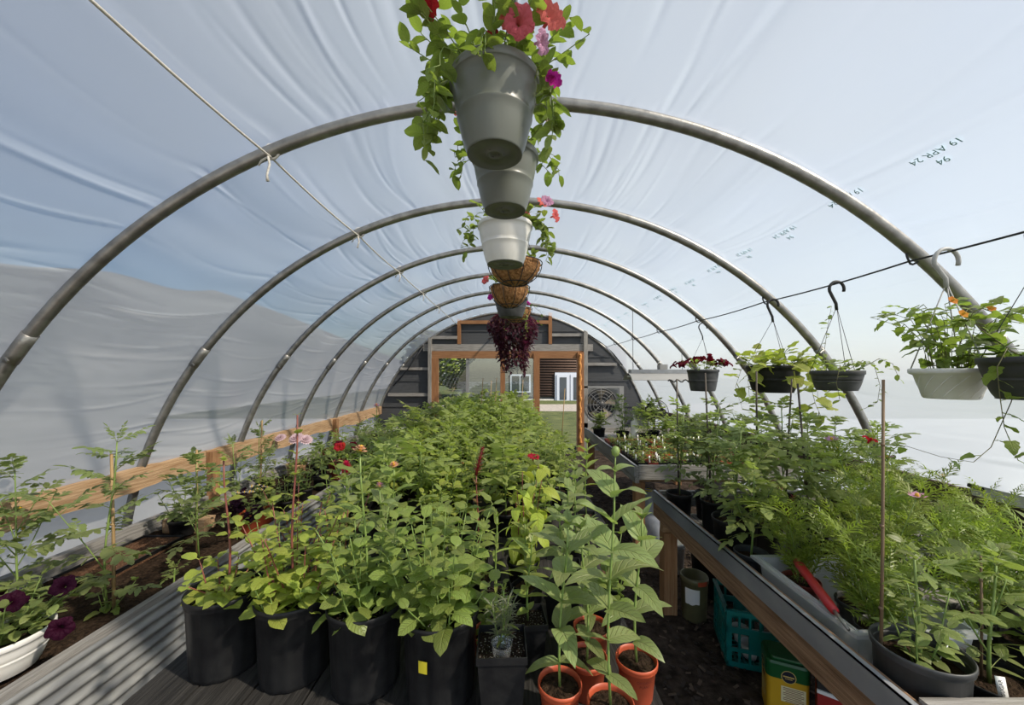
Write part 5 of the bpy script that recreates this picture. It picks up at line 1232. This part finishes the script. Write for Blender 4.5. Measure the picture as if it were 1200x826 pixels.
P=pot(.125,.105,.155,'terra','soil',32,.014)+shift(mound(r,.13,.19,120,'petl',1.,['darkp'],8,1.35,[((-.05,-.12,.09),-1.5,.1),((.09,-.12,.07),-1.2,.1),((-.12,-.1,.04),-1.9,-.1),((.04,-.13,.02),-1.3,-.1)],1.35),TR(0,0,.13))
for k in range(16): a=r.uniform(0,6.28); q=.14*r.random(); P.append(['flower',FL['white'],TR(q*math.cos(a),q*math.sin(a),.33+r.uniform(-.03,.03))])
place(P,'potted_petunia','bright red orange pot of nearly black petunias with white blooms','potted plant',(-2.09,3.10,SZ),0)
P=pot(.115,.085,.19,'clay','soil',28,.02)+shift(mound(r,.1,.16,60,'petl',1.,None,0),TR(0,0,.17))
P=merge(P)+[['flower',FL['pom'],TR(.03,-.06,.50)@Matrix.Rotation(.7,4,'X')@Matrix.Scale(1.7,4)],['flower',FL['pom'],TR(.13,-.03,.48)@Matrix.Rotation(.6,4,'X')@Matrix.Rotation(.4,4,'Y')@Matrix.Scale(1.5,4)],['flower',FL['pom'],TR(-.18,-.02,.50)@Matrix.Rotation(.6,4,'X')@Matrix.Scale(1.3,4)]]
place(P,'potted_flower','pale clay pot with big pink pompon flowers by the hip board','potted plant',(-2.58,4.55,SZ),0)
P=pot(.14,.11,.20,'terra_d','soil',28,.02)+shift(mound(r,.13,.26,90,'petl',1.1,['maroon','redp','maroon'],5,1.5,[((-.12,-.12,.16),-1.8,.2),((.06,-.1,.22),-1.2,.4),((.18,-.05,.22),-.9,.4)],1.3),TR(0,0,.18)); P=merge(P,('leaf','stem')); P.append(tagpart((.04,-.115,.10),0,.07,.055,-.05))
place(P,'potted_petunia','dark red pot with white tag and maroon flowers','potted plant',(-2.09,4.62,SZ),0)
FK=[merge(pot(.09,.07,.12,'black')+up(bush(r,.30,6,5,'dark',.9,.5),.1)) for _ in range(2)]+[merge(pot(.09,.07,.12,'black')+up(bush(r,.34,6,6,'basil',.9,.5),.1)) for _ in range(2)]+[merge(pot(.09,.07,.12,'black')+up(tomato(r,.40,12,.8,'tom',side=2),.1)) for _ in range(2)]
for ib,(x,y) in enumerate([(-2.6,3.0),(-2.33,3.55),(-2.08,3.5),(-2.1,3.85),(-2.35,4.1),(-2.1,4.2),(-2.7,4.15),(-2.33,4.6),(-2.3,5.0),(-2.05,5.1),(-2.6,5.1),(-2.2,5.5),(-2.5,5.6),(-2.05,5.9),(-2.4,6.1),(-2.7,5.9),(-2.15,6.4),(-2.5,6.6),(-2.1,6.85),(-2.6,7.1)]):
    place(r.choice(FK),'potted_plant','leafy plant in black pot, %s counted from the near end of the crowded left bed'%ORDW[ib],'potted plant',(x,y,SZ),r.uniform(0,6),r.uniform(.85,1.1),'potted plants along the far left bed')
for x,y,h,fl_,lb in ((-1.02,2.9,.62,'zin_p','tall stalk topped by a pink bloom at the left of the table'),):
    P=merge(RPn()+up(zinnia(r,h,7,.7,.02,None,'zin_l',fl_),.11),('leaf','stem')); place(P,'potted_zinnia',lb,'potted plant',(x,y,TZ),0)

# ------------------------------------------------------------------ plants on the near right bench
r=random.Random(71); GB='staked tomatoes on the near right bench'
MP=lambda a=.10,h=.22:pot(a,a*.8,h,'black','soil',32,.012,0,.03)
tl_=[(1.135,2.58,.085,.20,.56,'tom',(.80,.0,.0,.02,0,'darkcane',.006),'tomato at the far left corner of the near bench beside a dark cane'),
(1.30,2.43,.09,.20,.62,'tom',(.84,.02,0,.04,0,'darkcane',.006),'tomato with crossed dark canes near the far bench'),
(1.185,2.02,.112,.24,.50,'tom',None,'leafy tomato in the large black pot behind the zinc edge'),
(1.56,2.42,.10,.20,.64,'tom',(.85,-.02,0,.05,0,'darkcane',.006),'tall tomato in the middle of the near bench back row'),
(1.80,2.50,.10,.20,.62,'toml',(.8,0,0,-.06,0,'darkcane',.006),'tomato below the lime vine basket'),
(1.42,2.13,.09,.18,.56,'toml',None,'broad bushy tomato behind the large black pot'),
(1.70,2.16,.09,.18,.56,'tom',(.80,0,0,.1,0,'darkcane',.006),'tomato beside a leaning dark cane'),
(1.155,1.835,.075,.15,.42,'toml',None,'small tomato in a low brown pot at the end of the clear tote'),
(2.06,2.40,.10,.20,.50,'tom',None,'tomato near the right hip board'),(1.36,2.64,.085,.18,.52,'tom',None,'tomato in the far back corner of the near bench'),(1.50,1.86,.09,.18,.46,'toml',None,'light green tomato behind the clear tote'),(2.36,2.45,.1,.2,.46,'tom',None,'tomato against the right hip board at the far end')]
for x,y,pr_,ph,h,lf,stk,lb in tl_:
    P=MP(pr_,ph)+up(tomato(r,h,14,.92,lf,.05,None,stk,0,.22,4,(-.3,.6)),ph-.03)
    if lb.startswith('small'): P[0][1].materials[0]=K['clay'] if False else K['charcoal']
    place(P,'potted_tomato',lb,'potted plant',(x,y,DK),r.uniform(0,6),1.,GB)
# cosmos: three in the tote, the rest behind
GC='feathery cosmos on the near right bench'
co=[(1.24,1.63,DK+.008,.32,(None,),'terra_d','cosmos in the back of the clear tote'),(1.34,1.47,DK+.008,.36,('cos_p',),'cosmos with a pink bloom in the clear tote'),(1.28,1.32,DK+.008,.30,(None,),'low cosmos at the front of the clear tote'),
(1.62,1.62,DK,.42,('cos_p','cos_w'),'cosmos with pink blooms behind the tote'),(1.82,1.85,DK,.46,(None,'cos_p'),'tall cosmos in the middle of the bench'),(2.05,1.80,DK,.44,('cos_w',),'tall cosmos with a white bud'),(1.72,1.40,DK,.38,(None,),'feathery cosmos behind the cane pot'),(2.0,1.55,DK,.42,(None,),'feathery cosmos towards the right wall'),(2.28,1.9,DK,.40,(None,'cos_w'),'cosmos close to the right hip board'),(1.9,2.1,DK,.44,('redp',),'cosmos with a dark red bloom'),(2.2,2.2,DK,.42,(None,),'cosmos in the far right corner'),(2.12,1.12,DK,.30,(None,),'low cosmos at the right end of the bench')]
for x,y,z,h,fl_,km,lb in [(a[0],a[1],a[2],a[3],a[4],a[5] if len(a)==7 else 'charcoal',a[-1]) for a in co]:
    P=pot(.072,.055,.12,km,'soil',24,.01,0,.018,.003)+merge(up(cosmos(r,h*(.72 if x>1.9 else 1),6,6,fl_,1.05,.45),.10),('leaf','stem')); place(P,'potted_cosmos',lb,'potted plant',(x,y,z),r.uniform(0,6),1.,GC)
P=pot(.06,.045,.11,'terra_d','soil',24,.01,0,.018,.003)+up(zinnia(r,.2,8,.6,.05,None,'cel','plume',.1,'stem_p'),.09); place(P,'potted_celosia','dark red celosia in a small pot behind the tote end','potted plant',(1.335,1.825,DK),0)
# near black pots
P=pot(.108,.092,.225,'charcoal','soil',40,.012,0,.05)+up(bush(r,.20,5,4,'petl',1.,.5),.175)+up(tomato(r,.30,7,.6,'nast',.05,None,None,0,.1,1),.175)+[stakepart((.97,-.085,.03,.03,.02,'browncane',.0045))]; P[-1][2]=TR(0,0,.02); P.append(tagpart((.06,.0,.19),.5,.06,.018,.3))
place(P,'potted_plant','charcoal pot holding a tall thin bamboo cane at the front of the right bench','potted plant',(1.172,1.092,DK),0)
P=pot(.110,.09,.135,'black','soil',40,.012,0,.03)+up(tomato(r,.34,9,.85,'nast',.05,None,(.36,.0,.02,.0,0,'browncane',.0035),0,.1,2),.105)
tg=tagpart((-.03,-.055,.115),-.3,.045,.022,-.25); P.append(tg)
t=place(P,'potted_plant','black pot with a handwritten white tag at the front of the right bench','potted plant',(1.395,1.11,DK),0)
me=textmesh('SUGAR',.0125); me.materials.append(K['ink']); obj('handwriting',me,t,tg[2]@TR(0,-.0009,.018)@Matrix.Rotation(PI/2,4,'X')@Matrix.Rotation(PI/2,4,'Z'))
P=pot(.11,.09,.15,'black','soil',40,.012,0,.03)+up(bush(r,.30,6,5,'hast',1.0,.5,top=('dred',1)),.12)+up(tomato(r,.36,8,.9,'nast',.05),.12); P.append(tagpart((-.05,-.04,.14),.3,.03,.03,.2))
place(P,'potted_plant','black pot with lobed leaves and a red bloom at the lower right','potted plant',(1.70,1.20,DK),0)
P=pot(.10,.08,.14,'black','soil',36,.012)+up(bush(r,.30,5,5,'heart',1.5,.5),.11); place(P,'potted_vine','pot of large yellow green backlit leaves by the right wall','potted plant',(2.02,1.33,DK),0)
P=pot(.10,.08,.14,'black','soil',36,.012)+up(bush(r,.24,7,6,'dark',1.0,.6),.11); place(P,'potted_plant','dark leaved bush at the lower right edge','potted plant',(1.92,1.08,DK),0)
P=pot(.10,.08,.14,'charcoal','soil',36,.012)+up(bush(r,.30,7,6,'petl',1.0,.6),.11); place(P,'potted_plant','bushy green plant behind the cane pot','potted plant',(1.47,1.34,DK) if False else (2.3,1.6,DK),0)

# ------------------------------------------------------------------ seedlings on the far bench
r=random.Random(81)
sd=[merge(tomato(r,.07,5,.28,'toml'),('leaf','stem')) for _ in range(2)]+[merge(bush(r,.06,3,3,'basil',.45,.6,base=.01),('leaf','stem')) for _ in range(2)]+[merge(bush(r,.05,3,3,'cel',.45,.6,base=.01),('leaf','stem'))]
def tiny(km): return squarepot(.085,.062,.08,km,'soil',.012)
tp=[tiny('terra'),tiny('terra_d'),tiny('black')]
for i in range(13):
    for j in range(14):
        x=1.215+i*.098; y=3.555+j*.094
        if r.random()<.1: continue
        P=list(r.choice(tp if i>1 else tp[1:]))+shift(r.choice(sd),TR(0,0,.068)); tg_=r.random()<.35
        if tg_: P.append(tagpart((r.uniform(-.02,.02),.02,.07),r.uniform(-.6,.6),.06,.016,r.uniform(-.3,.3)))
        place(P,'seedling_pot','seedling pot%s, %s from the aisle in %s row of the far bench'%(' with white tag' if tg_ else '',ORDW[i],ORDW[j]),'potted plant',(x,y,D2),r.uniform(-.1,.1),1.,'square seedling pots on the far bench')
fb_=[(1.50,5.15,.46,'bushy grey green plant nearest the exhaust fan on the far bench','tom'),(1.72,4.95,.40,'bushy tomato left of the table fan on the far bench','toml'),(1.93,5.2,.42,'yellow green bush in front of the table fan','toml'),(1.25,5.45,.18,'low plant at the back corner of the far bench','toml'),(2.2,5.0,.22,'dark low plant right of the table fan','tom'),(2.0,4.90,.2,'low broad plant in front of the black table fan','toml'),(2.42,4.95,.22,'low plant by the film at the back of the far bench','tom')]
for x,y,h,lb,lf in fb_:
    P=merge(pot(.09,.075,.12,'black')+up(bush(r,h*.9,6,6,'petl',.9,.8)+tomato(r,h,14,.8,lf,side=4),.1)); place(P,'potted_plant',lb,'potted plant',(x,y,D2),r.uniform(0,6))
